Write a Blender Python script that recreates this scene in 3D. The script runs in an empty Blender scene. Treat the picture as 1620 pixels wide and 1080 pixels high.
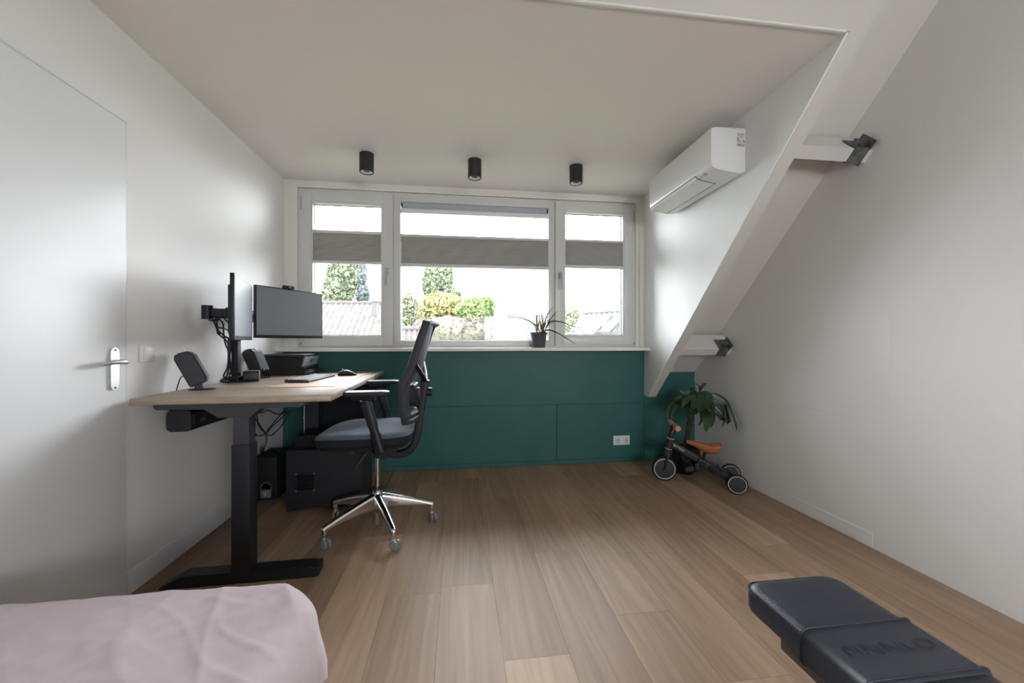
import bpy, bmesh, math, random
from mathutils import Vector, Matrix, Euler, noise
random.seed(7)
PI = math.pi
C = bpy.context.scene.collection
S = bpy.context.scene
# ---------------- camera, world, sun, exposure ----------------
CAM_H = 1.07; YAW = 0.1296; FPX = 630.0
cam_d = bpy.data.cameras.new('camera'); cam_d.sensor_width = 36.0; cam_d.lens = FPX/1620*36.0
cam_d.clip_start = 0.05; cam_d.clip_end = 300
cam = bpy.data.objects.new('camera', cam_d); C.objects.link(cam)
cam.location = (0, 0, CAM_H); cam.rotation_euler = (PI/2, 0, -YAW)
S.camera = cam
S.view_settings.view_transform = 'Standard'; S.view_settings.look = 'None'
S.view_settings.gamma = 1.0; S.view_settings.use_curve_mapping = False
S.view_settings.exposure = 3.0
w = bpy.data.worlds.new('sky'); S.world = w; w.use_nodes = True
nt = w.node_tree; nt.nodes.clear()
bgn = nt.nodes.new('ShaderNodeBackground'); wo = nt.nodes.new('ShaderNodeOutputWorld')
bgn.inputs['Color'].default_value = (0.92, 0.935, 1.0, 1); bgn.inputs['Strength'].default_value = 3.0
nt.links.new(bgn.outputs[0], wo.inputs[0])
sun_d = bpy.data.lights.new('sun', 'SUN'); sun_d.energy = .45; sun_d.angle = 0.02; sun_d.color = (1.0, 0.94, 0.84)
sun = bpy.data.objects.new('sun', sun_d); C.objects.link(sun); sun.rotation_euler = (math.radians(48), 0, math.radians(-28))
for i, (px, sx) in enumerate(((-0.914, .55), (0.137, 1.27), (1.178, .55))):   # sky portals in the three panes
    ld = bpy.data.lights.new('window_portal', 'AREA'); ld.shape = 'RECTANGLE'; ld.size = sx; ld.size_y = 1.15
    ld.energy = 1; ld.cycles.is_portal = True
    lo = bpy.data.objects.new('window_portal', ld); C.objects.link(lo); lo.location = (px, 3.60, 1.66); lo.rotation_euler = (-PI/2, 0, 0)
ld = bpy.data.lights.new('window_portal', 'AREA'); ld.shape = 'RECTANGLE'; ld.size = 1.5; ld.size_y = .8; ld.energy = 1; ld.cycles.is_portal = True
lo = bpy.data.objects.new('window_portal', ld); C.objects.link(lo); lo.location = (1.25, -2.32, 1.3); lo.rotation_euler = (PI/2, 0, 0)  # portal of the added rear window

def at(u, v, d):
    """world point seen at pixel (u,v), at depth d along the view axis"""
    lat = (u-810)/FPX*d; z = CAM_H-(v-540)/FPX*d
    c, s = math.cos(YAW), math.sin(YAW)
    return Vector((lat*c+d*s, d*c-lat*s, z))
# ---------------- mesh builder ----------------
class B:
    def __init__(s): s.bm = bmesh.new()
    def _tf(s, vs, M):
        if M is not None: bmesh.ops.transform(s.bm, matrix=M, verts=vs)
    def box(s, c, d, rot=None, bev=0, seg=2):
        r = bmesh.ops.create_cube(s.bm, size=1.0); vs = r['verts']
        bmesh.ops.scale(s.bm, vec=d, verts=vs)
        if bev > 0:
            es = list({e for v in vs for e in v.link_edges})
            rr = bmesh.ops.bevel(s.bm, geom=es, offset=bev, segments=seg, affect='EDGES', profile=0.6)
            vs = list({v for f in rr['faces'] for v in f.verts} | {v for v in vs if v.is_valid})
            vs = [v for v in vs if v.is_valid]
        M = Matrix.Translation(c)
        if rot is not None: M = M @ Euler(rot).to_matrix().to_4x4()
        s._tf(vs, M); return vs
    def bb(s, x0, x1, y0, y1, z0, z1, bev=0, seg=2):
        return s.box(((x0+x1)/2, (y0+y1)/2, (z0+z1)/2), (x1-x0, y1-y0, z1-z0), None, bev, seg)
    def prism(s, poly, ax, a, b):
        """polygon (p,q) extruded along axis ax (0: poly=(y,z); 1: (x,z); 2: (x,y))"""
        def P(p, t):
            return ((t, p[0], p[1]), (p[0], t, p[1]), (p[0], p[1], t))[ax]
        A = [s.bm.verts.new(P(p, a)) for p in poly]; D = [s.bm.verts.new(P(p, b)) for p in poly]
        n = len(poly)
        fs = [s.bm.faces.new(A), s.bm.faces.new(D[::-1])]
        for i in range(n): fs.append(s.bm.faces.new((A[i], D[i], D[(i+1) % n], A[(i+1) % n])))
        bmesh.ops.recalc_face_normals(s.bm, faces=fs); return A+D
    def rings(s, R, cap=True, closed=False):
        V = [[s.bm.verts.new(p) for p in r] for r in R]; n = len(V[0]); fs = []
        m = len(V)
        for i in range(m if closed else m-1):
            a, b = V[i], V[(i+1) % m]
            for j in range(n): fs.append(s.bm.faces.new((a[j], a[(j+1) % n], b[(j+1) % n], b[j])))
        if cap and not closed:
            fs.append(s.bm.faces.new(V[0][::-1])); fs.append(s.bm.faces.new(V[-1]))
        bmesh.ops.recalc_face_normals(s.bm, faces=fs); return [v for r in V for v in r]
    def tube(s, pts, r, n=10, cap=True, closed=False, flat=1.0):
        pts = [Vector(p) for p in pts]; m = len(pts)
        rs = r if isinstance(r, (list, tuple)) else [r]*m
        up = Vector((0.13, 0.27, 0.95)); R = []; prev = None
        for i, p in enumerate(pts):
            if closed: t = pts[(i+1) % m]-pts[i-1]
            else: t = pts[min(i+1, m-1)]-pts[max(i-1, 0)]
            t.normalize()
            if prev is None:
                a = up.cross(t)
                if a.length < 1e-3: a = Vector((1, 0, 0)).cross(t)
            else: a = prev-t*prev.dot(t)
            a.normalize(); prev = a; b = t.cross(a)
            R.append([p+a*math.cos(2*PI*k/n)*rs[i]+b*math.sin(2*PI*k/n)*rs[i]*flat for k in range(n)])
        return s.rings(R, cap, closed)
    def cyl(s, p0, p1, r0, r1=None, n=24):
        return s.tube([p0, p1], [r0, r0 if r1 is None else r1], n)
    def lathe(s, prof, n=28, M=None, cap=True):
        R = [[Vector((r*math.cos(2*PI*k/n), r*math.sin(2*PI*k/n), z)) for k in range(n)] for r, z in prof]
        vs = s.rings(R, cap); s._tf(vs, M); return vs
    def torus(s, R0, r, n=40, m=8, M=None):
        R = []
        for i in range(n):
            a = 2*PI*i/n
            R.append([Vector(((R0+r*math.cos(2*PI*k/m))*math.cos(a), (R0+r*math.cos(2*PI*k/m))*math.sin(a), r*math.sin(2*PI*k/m))) for k in range(m)])
        vs = s.rings(R, False, True); s._tf(vs, M); return vs
    def ell(s, c, rad, sub=3):
        r = bmesh.ops.create_icosphere(s.bm, subdivisions=sub, radius=1.0); vs = r['verts']
        s._tf(vs, Matrix.Translation(c) @ Matrix.Diagonal((*rad, 1))); return vs
def smooth_pts(pts, k=5):
    P = [Vector(p) for p in pts]; out = []
    for i in range(len(P)-1):
        p0, p1, p2, p3 = P[max(i-1, 0)], P[i], P[i+1], P[min(i+2, len(P)-1)]
        for j in range(k):
            t = j/k
            out.append(0.5*((2*p1)+(p2-p0)*t+(2*p0-5*p1+4*p2-p3)*t*t+(3*p1-p0-3*p2+p3)*t**3))
    out.append(P[-1]); return out
def obj(name, b, m, parent=None, loc=None, rot=None, sharp=35, shade=True):
    me = bpy.data.meshes.new(name); b.bm.to_mesh(me); b.bm.free()
    if shade:
        me.polygons.foreach_set('use_smooth', [True]*len(me.polygons)); me.set_sharp_from_angle(angle=math.radians(sharp))
    me.materials.append(m)
    o = bpy.data.objects.new(name, me); C.objects.link(o)
    if parent: o.parent = parent
    if loc: o.location = loc
    if rot: o.rotation_euler = rot
    return o
def tag(o, label=None, cat=None, group=None, kind=None):
    if label: o['label'] = label
    if cat: o['category'] = cat
    if group: o['group'] = group
    if kind: o['kind'] = kind
    return o
def thing(name, label, cat, loc=(0, 0, 0), rz=0, group=None):
    o = bpy.data.objects.new(name, None); C.objects.link(o); o.empty_display_size = .05
    o.location = loc; o.rotation_euler = (0, 0, rz); return tag(o, label, cat, group)
def struct(name, b, m, parent=None, **k):
    o = obj(name, b, m, parent, **k); o['kind'] = 'structure'; return o
def text_mesh(txt, size, depth=.0006, sx=1.0, off=0.0):
    cu = bpy.data.curves.new('lettering', 'FONT'); cu.body = txt; cu.size = size; cu.extrude = depth; cu.align_x = 'CENTER'; cu.align_y = 'CENTER'; cu.offset = off
    o = bpy.data.objects.new('lettering', cu); C.objects.link(o)
    dg = bpy.context.evaluated_depsgraph_get(); me = bpy.data.meshes.new_from_object(o.evaluated_get(dg))
    C.objects.unlink(o); bpy.data.objects.remove(o)
    b = B(); b.bm.from_mesh(me); bmesh.ops.scale(b.bm, vec=(sx, 1, 1), verts=b.bm.verts); return b
# ---------------- materials ----------------
def mat(name, col, rough=.5, metal=0, spec=.5, var=0, vscale=4, bump=0, bscale=60, sheen=0, trans=0, coat=0, ior=1.45, stretch=None):
    m = bpy.data.materials.new(name); m.use_nodes = True; t = m.node_tree; p = t.nodes['Principled BSDF']
    p.inputs['Base Color'].default_value = (*col, 1); p.inputs['Roughness'].default_value = rough; p.inputs['Metallic'].default_value = metal
    p.inputs['Specular IOR Level'].default_value = spec; p.inputs['Coat Weight'].default_value = coat; p.inputs['IOR'].default_value = ior
    p.inputs['Sheen Weight'].default_value = sheen; p.inputs['Transmission Weight'].default_value = trans
    tc = t.nodes.new('ShaderNodeTexCoord'); mp = t.nodes.new('ShaderNodeMapping'); t.links.new(tc.outputs['Object'], mp.inputs[0])
    if stretch: mp.inputs['Scale'].default_value = stretch
    if var:
        n = t.nodes.new('ShaderNodeTexNoise'); n.inputs['Scale'].default_value = vscale; n.inputs['Detail'].default_value = 4
        r = t.nodes.new('ShaderNodeValToRGB'); r.color_ramp.elements[0].color = (*[c*(1-var) for c in col], 1); r.color_ramp.elements[1].color = (*[min(1, c*(1+var)) for c in col], 1)
        r.color_ramp.elements[0].position = .3; r.color_ramp.elements[1].position = .7
        t.links.new(mp.outputs[0], n.inputs[0]); t.links.new(n.outputs[0], r.inputs[0]); t.links.new(r.outputs[0], p.inputs['Base Color'])
    if bump:
        n = t.nodes.new('ShaderNodeTexNoise'); n.inputs['Scale'].default_value = bscale; n.inputs['Detail'].default_value = 3
        bp = t.nodes.new('ShaderNodeBump'); bp.inputs['Strength'].default_value = bump; bp.inputs['Distance'].default_value = .004
        t.links.new(mp.outputs[0], n.inputs[0]); t.links.new(n.outputs[0], bp.inputs['Height']); t.links.new(bp.outputs[0], p.inputs['Normal'])
    return m
M_wall = mat('painted_plaster', (.83, .81, .79), .55, bump=.05, bscale=90, spec=.4)
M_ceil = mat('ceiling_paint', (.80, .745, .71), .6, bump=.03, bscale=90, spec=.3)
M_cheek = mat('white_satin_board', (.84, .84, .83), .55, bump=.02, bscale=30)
M_beam = mat('painted_beam', (.68, .645, .60), .5, bump=.03, bscale=50, spec=.4)  # colour toned down to stand in for shade on the upper slopes
M_cream = mat('cream_paint', (.82, .80, .73), .4)
M_frame = mat('window_lacquer', (.66, .66, .63), .3)
M_white = mat('white_plastic', (.80, .80, .79), .3)
M_door = mat('door_lacquer', (.79, .79, .79), .42, bump=.02, bscale=8)
M_base = mat('skirting_paint', (.76, .77, .79), .35)
M_black = mat('black_plastic', (.014, .014, .016), .42)
M_dark = mat('charcoal_plastic', (.024, .024, .028), .5, bump=.1, bscale=400)
M_matte = mat('matte_black', (.010, .011, .014), .75)
M_desk_metal = mat('black_powder_coat', (.014, .0145, .018), .45, bump=.15, bscale=500)
M_grey_metal = mat('graphite_steel', (.05, .05, .056), .45)
M_chrome = mat('polished_chrome', (.78, .77, .76), .12, 1)
M_steel = mat('brushed_steel', (.66, .67, .69), .3, 1, bump=.1, bscale=300, stretch=(1, 1, 12))
M_galv = mat('galvanised_steel', (.17, .18, .18), .5, .7, var=.45, vscale=30)
M_clear = mat('clear_plastic', (.45, .47, .46), .12, trans=.55, spec=.6)
M_screen = mat('monitor_screen', (.17, .185, .21), .38, spec=.9)  # base colour raised to carry the haze reflected on the screens
M_fab_grey = mat('seat_fabric', (.10, .128, .18), .9, bump=.5, bscale=700, sheen=.3, var=.12, vscale=40)
M_fab_side = mat('seat_fabric_shaded', (.016, .015, .018), .9, bump=.4, bscale=600)  # seat fabric again, with the shade of the sides put into its colour
M_cable = mat('black_cable', (.012, .012, .02), .4)
M_pot = mat('mauve_grey_pot', (.075, .068, .09), .6)
M_orange = mat('terracotta_leather', (.42, .125, .055), .5, bump=.1, bscale=150)
M_pink = mat('coral_rubber', (.60, .24, .17), .5)
M_tyre = mat('black_rubber', (.014, .014, .017), .7)
M_hub = mat('dark_hub_plastic', (.028, .025, .026), .5)
M_leaf = mat('dracaena_leaf', (.018, .048, .016), .35, var=.45, vscale=9)
M_leaf2 = mat('spider_leaf', (.13, .20, .05), .4, var=.5, vscale=14)
M_leaf3 = mat('reddish_leaf', (.30, .12, .09), .5, var=.4, vscale=20)
M_trunk = mat('palm_trunk', (.055, .045, .03), .85, var=.4, vscale=30, bump=.6, bscale=60)
M_soil = mat('soil', (.03, .022, .015), .95, bump=.8, bscale=120)
M_print = mat('label_ink', (.05, .045, .04), .6)
M_mat = mat('peach_desk_mat', (.62, .40, .29), .6, var=.06, vscale=20)
M_lampring = mat('lamp_ring', (.72, .70, .62), .4)
M_leather = mat('black_leatherette', (.019, .023, .036), .45, bump=.25, bscale=260)
M_silver = mat('silver_plastic', (.42, .45, .50), .35)

def voronoi_weave(name, col, rough, scale):
    m = mat(name, col, rough); t = m.node_tree; p = t.nodes['Principled BSDF']
    tc = t.nodes.new('ShaderNodeTexCoord'); mp = t.nodes.new('ShaderNodeMapping'); mp.inputs['Rotation'].default_value = (0, 0, .78)
    ch = t.nodes.new('ShaderNodeTexChecker'); ch.inputs['Scale'].default_value = scale
    bp = t.nodes.new('ShaderNodeBump'); bp.inputs['Strength'].default_value = .6; bp.inputs['Distance'].default_value = .001
    t.links.new(tc.outputs['Object'], mp.inputs[0]); t.links.new(mp.outputs[0], ch.inputs[0]); t.links.new(ch.outputs['Fac'], bp.inputs['Height']); t.links.new(bp.outputs[0], p.inputs['Normal'])
    return m
M_weave = voronoi_weave('woven_leatherette', (.026, .031, .044), .5, 420)

def wood(name, dark, light, grain=(14, 1.1, 14), rough=.45, planks=False, rot=None):
    m = bpy.data.materials.new(name); m.use_nodes = True; t = m.node_tree; p = t.nodes['Principled BSDF']; L = t.links.new
    N = t.nodes.new
    tc = N('ShaderNodeTexCoord'); mp = N('ShaderNodeMapping'); mp.inputs['Scale'].default_value = grain
    vec = tc.outputs['Object']
    if planks:
        a = N('ShaderNodeAttribute'); a.attribute_name = 'plank'; sep = N('ShaderNodeSeparateColor'); L(a.outputs['Color'], sep.inputs[0])
        ad = N('ShaderNodeVectorMath'); ad.operation = 'MULTIPLY_ADD'; L(a.outputs['Color'], ad.inputs[0]); ad.inputs[1].default_value = (17, 31, 7); L(vec, ad.inputs[2]); vec = ad.outputs[0]
    L(vec, mp.inputs[0])
    n1 = N('ShaderNodeTexNoise'); n1.inputs['Scale'].default_value = 1.0; n1.inputs['Detail'].default_value = 3; n1.inputs['Distortion'].default_value = .6; L(mp.outputs[0], n1.inputs[0])
    wv = N('ShaderNodeMath'); wv.operation = 'MULTIPLY'; L(n1.outputs[0], wv.inputs[0]); wv.inputs[1].default_value = 9 if planks else 6
    fr = N('ShaderNodeMath'); fr.operation = 'PINGPONG'; L(wv.outputs[0], fr.inputs[0]); fr.inputs[1].default_value = .5
    mp2 = N('ShaderNodeMapping'); mp2.inputs['Scale'].default_value = (grain[0]*9, grain[1]*5, grain[2]*9); L(vec, mp2.inputs[0])
    n2 = N('ShaderNodeTexNoise'); n2.inputs['Scale'].default_value = 1.0; n2.inputs['Detail'].default_value = 5; L(mp2.outputs[0], n2.inputs[0])
    n2s = N('ShaderNodeMath'); n2s.operation = 'MULTIPLY_ADD'; L(n2.outputs[0], n2s.inputs[0]); n2s.inputs[1].default_value = .5; n2s.inputs[2].default_value = .25
    n3 = N('ShaderNodeTexNoise'); n3.inputs['Scale'].default_value = .35; n3.inputs['Detail'].default_value = 2; L(mp.outputs[0], n3.inputs[0])
    s1 = N('ShaderNodeMath'); s1.operation = 'MULTIPLY_ADD'; L(fr.outputs[0], s1.inputs[0]); s1.inputs[1].default_value = .26; L(n2s.outputs[0], s1.inputs[2])
    s2 = N('ShaderNodeMath'); s2.operation = 'MULTIPLY_ADD'; L(n3.outputs[0], s2.inputs[0]); s2.inputs[1].default_value = 1.15; L(s1.outputs[0], s2.inputs[2])
    last = s2.outputs[0]; lo, hi = .75, 1.45
    if planks:
        s3 = N('ShaderNodeMath'); s3.operation = 'MULTIPLY_ADD'; L(sep.outputs[0], s3.inputs[0]); s3.inputs[1].default_value = .24; L(last, s3.inputs[2]); last = s3.outputs[0]; lo, hi = .92, 1.66
    mr = N('ShaderNodeMapRange'); L(last, mr.inputs[0]); mr.inputs[1].default_value = lo; mr.inputs[2].default_value = hi
    r = N('ShaderNodeValToRGB'); r.color_ramp.elements[0].color = (*dark, 1); r.color_ramp.elements[1].color = (*light, 1); L(mr.outputs[0], r.inputs[0]); L(r.outputs[0], p.inputs['Base Color'])
    bp = N('ShaderNodeBump'); bp.inputs['Strength'].default_value = .12; bp.inputs['Distance'].default_value = .002; L(n2.outputs[0], bp.inputs['Height']); L(bp.outputs[0], p.inputs['Normal'])
    p.inputs['Roughness'].default_value = rough; return m
M_floor = wood('oak_laminate', (.205, .128, .078), (.475, .325, .215), (5, .34, 5), .52, True)
M_desk = wood('oak_desktop', (.31, .235, .17), (.58, .475, .37), (1.2, 18, 18), .38)
def green_mat():
    m = mat('teal_green_paint', (.027, .122, .108), .5, bump=.05, bscale=60, var=.06, vscale=3); return m
M_green = green_mat()
def glass_mat():
    m = bpy.data.materials.new('window_glass'); m.use_nodes = True; t = m.node_tree; t.nodes.clear()
    o = t.nodes.new('ShaderNodeOutputMaterial'); tr = t.nodes.new('ShaderNodeBsdfTransparent'); gl = t.nodes.new('ShaderNodeBsdfGlossy'); mx = t.nodes.new('ShaderNodeMixShader'); fr = t.nodes.new('ShaderNodeFresnel')
    gl.inputs['Roughness'].default_value = .02; tr.inputs[0].default_value = (.95, .97, .96, 1); fr.inputs[0].default_value = 1.35
    t.links.new(fr.outputs[0], mx.inputs[0]); t.links.new(tr.outputs[0], mx.inputs[1]); t.links.new(gl.outputs[0], mx.inputs[2]); t.links.new(mx.outputs[0], o.inputs[0]); return m
M_glass = glass_mat()
def blind_mat():
    m = bpy.data.materials.new('pleated_fabric'); m.use_nodes = True; t = m.node_tree; p = t.nodes['Principled BSDF']
    p.inputs['Base Color'].default_value = (.46, .44, .425, 1); p.inputs['Roughness'].default_value = .9
    tl = t.nodes.new('ShaderNodeBsdfTranslucent'); tl.inputs[0].default_value = (.38, .36, .34, 1); mx = t.nodes.new('ShaderNodeMixShader'); mx.inputs[0].default_value = .30
    t.links.new(p.outputs[0], mx.inputs[1]); t.links.new(tl.outputs[0], mx.inputs[2]); t.links.new(mx.outputs[0], t.nodes['Material Output'].inputs[0]); return m
M_blind = blind_mat()
def sheet_mat():
    m = mat('pink_cotton', (.53, .44, .465), .85, var=.04, vscale=2.5, bump=.5, bscale=13, sheen=.25); return m
M_sheet = sheet_mat()
def mesh_fabric():
    m = bpy.data.materials.new('chair_net'); m.use_nodes = True; t = m.node_tree; p = t.nodes['Principled BSDF']
    p.inputs['Base Color'].default_value = (.06, .065, .08, 1); p.inputs['Roughness'].default_value = .7
    tr = t.nodes.new('ShaderNodeBsdfTransparent'); mx = t.nodes.new('ShaderNodeMixShader'); mx.inputs[0].default_value = .25
    t.links.new(p.outputs[0], mx.inputs[1]); t.links.new(tr.outputs[0], mx.inputs[2]); t.links.new(mx.outputs[0], t.nodes['Material Output'].inputs[0]); return m
M_net = mesh_fabric()
# ---------------- room shell ----------------
XL, XR, YG, YW, ZC = -1.40, 2.117, 3.38, 3.40, 2.37
def face_z(y): return 2.37-.978*(y-1.473)        # plane of the rafters' room face
YT, ZT = .62, 3.20                                # where the slopes meet the upper ceiling
# floor: base slab and individual planks in one mesh
b = B(); b.bb(-1.5, 2.3, -2.2, 3.6, -.14, -.0112)
lay = b.bm.loops.layers.color.new('plank')
PW, PL = .227, 1.37
offs = {0: 1.327, -1: 1.76, 1: .62, 2: 1.491, 3: 2.523, -2: .35, 4: 1.05, -3: .9, -4: 1.5, -5: .2, -6: 1.1, 5: .3, 6: 1.9, 7: .75, 8: 1.3}
k0 = math.floor((-1.42-.145)/PW)
for k in range(k0, k0+18):
    xa = .145+k*PW; xb = xa+PW
    if xb > 2.24: break
    o_ = offs.get(k, random.random()*PL)
    j = math.floor((-2.2-o_)/PL)
    while o_+j*PL < 3.5:
        ya, yb = max(-2.2, o_+j*PL), min(3.5, o_+(j+1)*PL); j += 1
        if yb-ya < .01: continue
        nf = len(b.bm.faces)
        b.bb(xa+.0004, xb-.0004, ya+.0004, yb-.0004, -.011, 0)
        b.bm.faces.ensure_lookup_table(); c = (random.random(), random.random(), random.random(), 1)
        for f in b.bm.faces[nf:]:
            for l in f.loops: l[lay] = c
struct('floor', b, M_floor, shade=False)
b = B(); b.bb(-1.52, XL, -2.2, 3.6, -.1, 3.4); struct('wall_left', b, M_wall)
b = B(); b.bb(XR, 2.25, -2.2, 3.6, -.1, 3.4)
wr = struct('wall_right', b, M_wall)
b = B(); b.bb(-1.52, .5, -2.3, -2.1, -.1, 3.4); b.bb(2.0, 2.25, -2.3, -2.1, -.1, 3.4); b.bb(.5, 2.0, -2.3, -2.1, -.1, .9); b.bb(.5, 2.0, -2.3, -2.1, 1.7, 3.4); struct('wall_rear', b, M_wall)
# window wall: strips around the opening
OX0, OX1, OZ0, OZ1 = -1.297, 1.563, 1.014, 2.312
b = B()
b.bb(XL-.1, OX0, YW, 3.56, .98, 2.5); b.bb(OX1, 1.75, YW, 3.56, .98, 2.5); b.bb(OX0, OX1, YW, 3.56, OZ1, 2.5); b.bb(OX0, OX1, YW+.02, 3.56, .95, OZ0)
struct('wall_far', b, M_cream)
# green knee wall: one mesh with routed joints
b = B(); g = .0016
b.bb(-1.5, 1.637, YG+.008, 3.54, -.05, .99); b.bb(1.6, 2.2, YG+.008, 3.54, -.05, .794)
def gp(x0, x1, z0, z1): b.bb(x0+g, x1-g, YG, YG+.02, z0+g, z1-g, .0012, 1)
gp(-1.405, 1.637, .523, .991); gp(-1.405, -.62, .04, .523); gp(-.62, .831, .04, .523); gp(.831, 1.637, .04, .523)
gp(1.637, 2.12, .04, .795); gp(-1.405, 2.12, 0, .041)
struct('wall_green', b, M_green)
# dormer ceiling, upper slope, upper ceiling
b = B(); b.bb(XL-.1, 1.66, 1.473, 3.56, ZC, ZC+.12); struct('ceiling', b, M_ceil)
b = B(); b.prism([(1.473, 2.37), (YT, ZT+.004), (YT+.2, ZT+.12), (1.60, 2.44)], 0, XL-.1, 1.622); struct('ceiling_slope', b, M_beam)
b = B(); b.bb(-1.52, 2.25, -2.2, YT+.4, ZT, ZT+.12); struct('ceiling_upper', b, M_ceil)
b = B(); b.bb(XL, 1.60, 1.468, 1.482, 2.363, 2.372, .002, 1); struct('trim_1', b, M_cream)
# cheek of the dormer (tapers 2 cm towards the window)
b = B(); vs = b.prism([(3.41, .588), (3.306, .588), (1.478, 2.368), (3.41, 2.40)], 0, 1.610, 1.70)
for v in vs:
    if v.co.x < 1.65: v.co.x = 1.610+max(0, v.co.y-1.478)*.0126
struct('wall_cheek', b, M_cheek)
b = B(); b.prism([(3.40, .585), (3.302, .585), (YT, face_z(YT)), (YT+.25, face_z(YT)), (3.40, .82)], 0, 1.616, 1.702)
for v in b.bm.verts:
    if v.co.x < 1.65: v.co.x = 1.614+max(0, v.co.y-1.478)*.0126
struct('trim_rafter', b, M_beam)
b = B(); b.bb(1.592, 1.64, YW-.016, YW+.01, 1.02, 2.372, .003, 1); struct('trim_2', b, M_cream)
# roof panel of the right-hand bay
def bay_z(y): return .794+(3.382-y)*.9615
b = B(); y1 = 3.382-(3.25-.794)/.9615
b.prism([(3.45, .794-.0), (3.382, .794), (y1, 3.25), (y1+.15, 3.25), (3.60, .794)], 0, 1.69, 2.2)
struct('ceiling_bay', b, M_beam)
# purlins
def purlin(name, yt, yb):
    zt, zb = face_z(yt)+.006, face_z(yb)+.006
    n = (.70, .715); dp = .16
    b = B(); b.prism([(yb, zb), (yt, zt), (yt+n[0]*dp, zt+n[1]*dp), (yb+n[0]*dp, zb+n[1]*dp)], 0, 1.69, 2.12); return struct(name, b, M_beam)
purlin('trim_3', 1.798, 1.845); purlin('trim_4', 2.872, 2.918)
def hanger(yt, yb, label):
    zt, zb = face_z(yt)+.006, face_z(yb)+.006
    t = thing('joist_hanger', label, 'bracket', (2.048, (yt+yb)/2, (zt+zb)/2), 0, 'joist hangers on the purlins')
    ang = math.atan2(zt-zb, yb-yt)      # slope angle of the face
    L = math.hypot(yt-yb, zt-zb)
    R = Matrix.Rotation(-ang, 4, 'X')
    # frame: local y' down-slope, z' outward from face into the room (towards -n)
    b = B(); h = L/2+.004
    b.bb(-.042, .042, -h-.004, h+.004, -.004, .0); b.bb(-.042, .042, -h-.004, -h, 0, .10); b.bb(-.042, .042, h, h+.004, 0, .10)
    R2 = Matrix.Rotation(PI-ang, 4, 'X') if False else Matrix.Rotation(-ang, 4, 'X')
    bmesh.ops.transform(b.bm, matrix=R2, verts=b.bm.verts); obj('saddle', b, M_galv, t)
    b = B(); b.bb(.038, .044, -h-.045, -h, -.008, .09); b.bb(.038, .044, h, h+.012, -.004, .10); b.bb(-.02, .042, -h-.028, -h-.004, .03, .06)
    bmesh.ops.transform(b.bm, matrix=R2, verts=b.bm.verts); obj('flange', b, M_galv, t)
    for q in (-.5, .5):
        b = B(); b.cyl((-.02+q*.04, -h-.0075, .03), (-.02+q*.04, -h-.003, .03), .004, n=8)
        bmesh.ops.transform(b.bm, matrix=R2, verts=b.bm.verts); obj('nail', b, M_grey_metal, t)
    return t
hanger(1.798, 1.845, 'galvanised bracket on the upper of the two short white beams')
hanger(2.872, 2.918, 'galvanised bracket on the lower short white beam, above the potted plant')
# sill
b = B(); b.bb(XL, 1.634, 3.262, 3.42, .991, 1.018, .003, 2); struct('trim_sill', b, M_cream)
# skirtings
b = B(); b.prism([(XL, 0), (XL+.014, 0), (XL+.014, .082), (XL+.009, .094), (XL, .096)], 1, 1.872, YG)
struct('baseboard_left', b, M_base)
b = B(); b.bb(XR-.0025, XR+.01, 1.80, 2.36, 0, .078, .002, 1); struct('baseboard_right', b, M_wall)
b = B(); b.bb(XR-.0012, XR+.01, 1.717, 2.45, .66, 1.25, .001, 1); struct('trim_5', b, M_wall)
b = B(); b.bb(XL, XL+.010, 1.866, 1.874, 0, 1.99, .002, 1); b.bb(XL, XL+.010, .90, 1.874, 1.988, 1.996, .002, 1); struct('trim_doorframe', b, M_base)
# door
dr = bpy.data.objects.new('door_1', None); C.objects.link(dr); dr.location = (XL, 1.40, 0); dr['kind'] = 'structure'
b = B(); b.bb(.0, .014, -.47, .462, .006, 1.984, .0025, 2); obj('door_leaf', b, M_door, dr)
# plate: stadium shaped
b = B(); pts = []
for k in range(13): a = PI*k/12; pts.append((.020*math.cos(a), .065+.02*math.sin(a)))
for k in range(13): a = PI+PI*k/12; pts.append((.020*math.cos(a), -.065+.02*math.sin(a)))
b.prism([(p[0]+.397, p[1]+.960) for p in pts], 0, .014, .023)
hp = obj('handle_plate', b, M_steel, dr)
for zz in (1.036, .884): b = B(); b.cyl((.023, .397, zz), (.0245, .397, zz), .004, n=12); obj('screw', b, M_grey_metal, hp)
b = B(); b.tube(smooth_pts([(.02, .397, .988), (.052, .397, .988), (.066, .391, .988), (.068, .37, .989), (.062, .33, .988), (.055, .297, .982)], 4), [.010]*12+[.0095, .009, .0085, .0085, .008, .007, .006, .006, .005], 12, flat=1.0)
obj('lever', b, M_steel, dr)
# light switch
t = thing('light_switch', 'white square light switch on the wall between door and desk', 'light switch', (XL, 1.989, 1.018))
b = B(); b.box((.004, 0, 0), (.008, .081, .081), None, .003); obj('frame', b, M_white, t)
b = B(); b.box((.010, .002, 0), (.006, .055, .055), (0, .06, 0), .002); obj('rocker', b, M_white, t)
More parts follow.
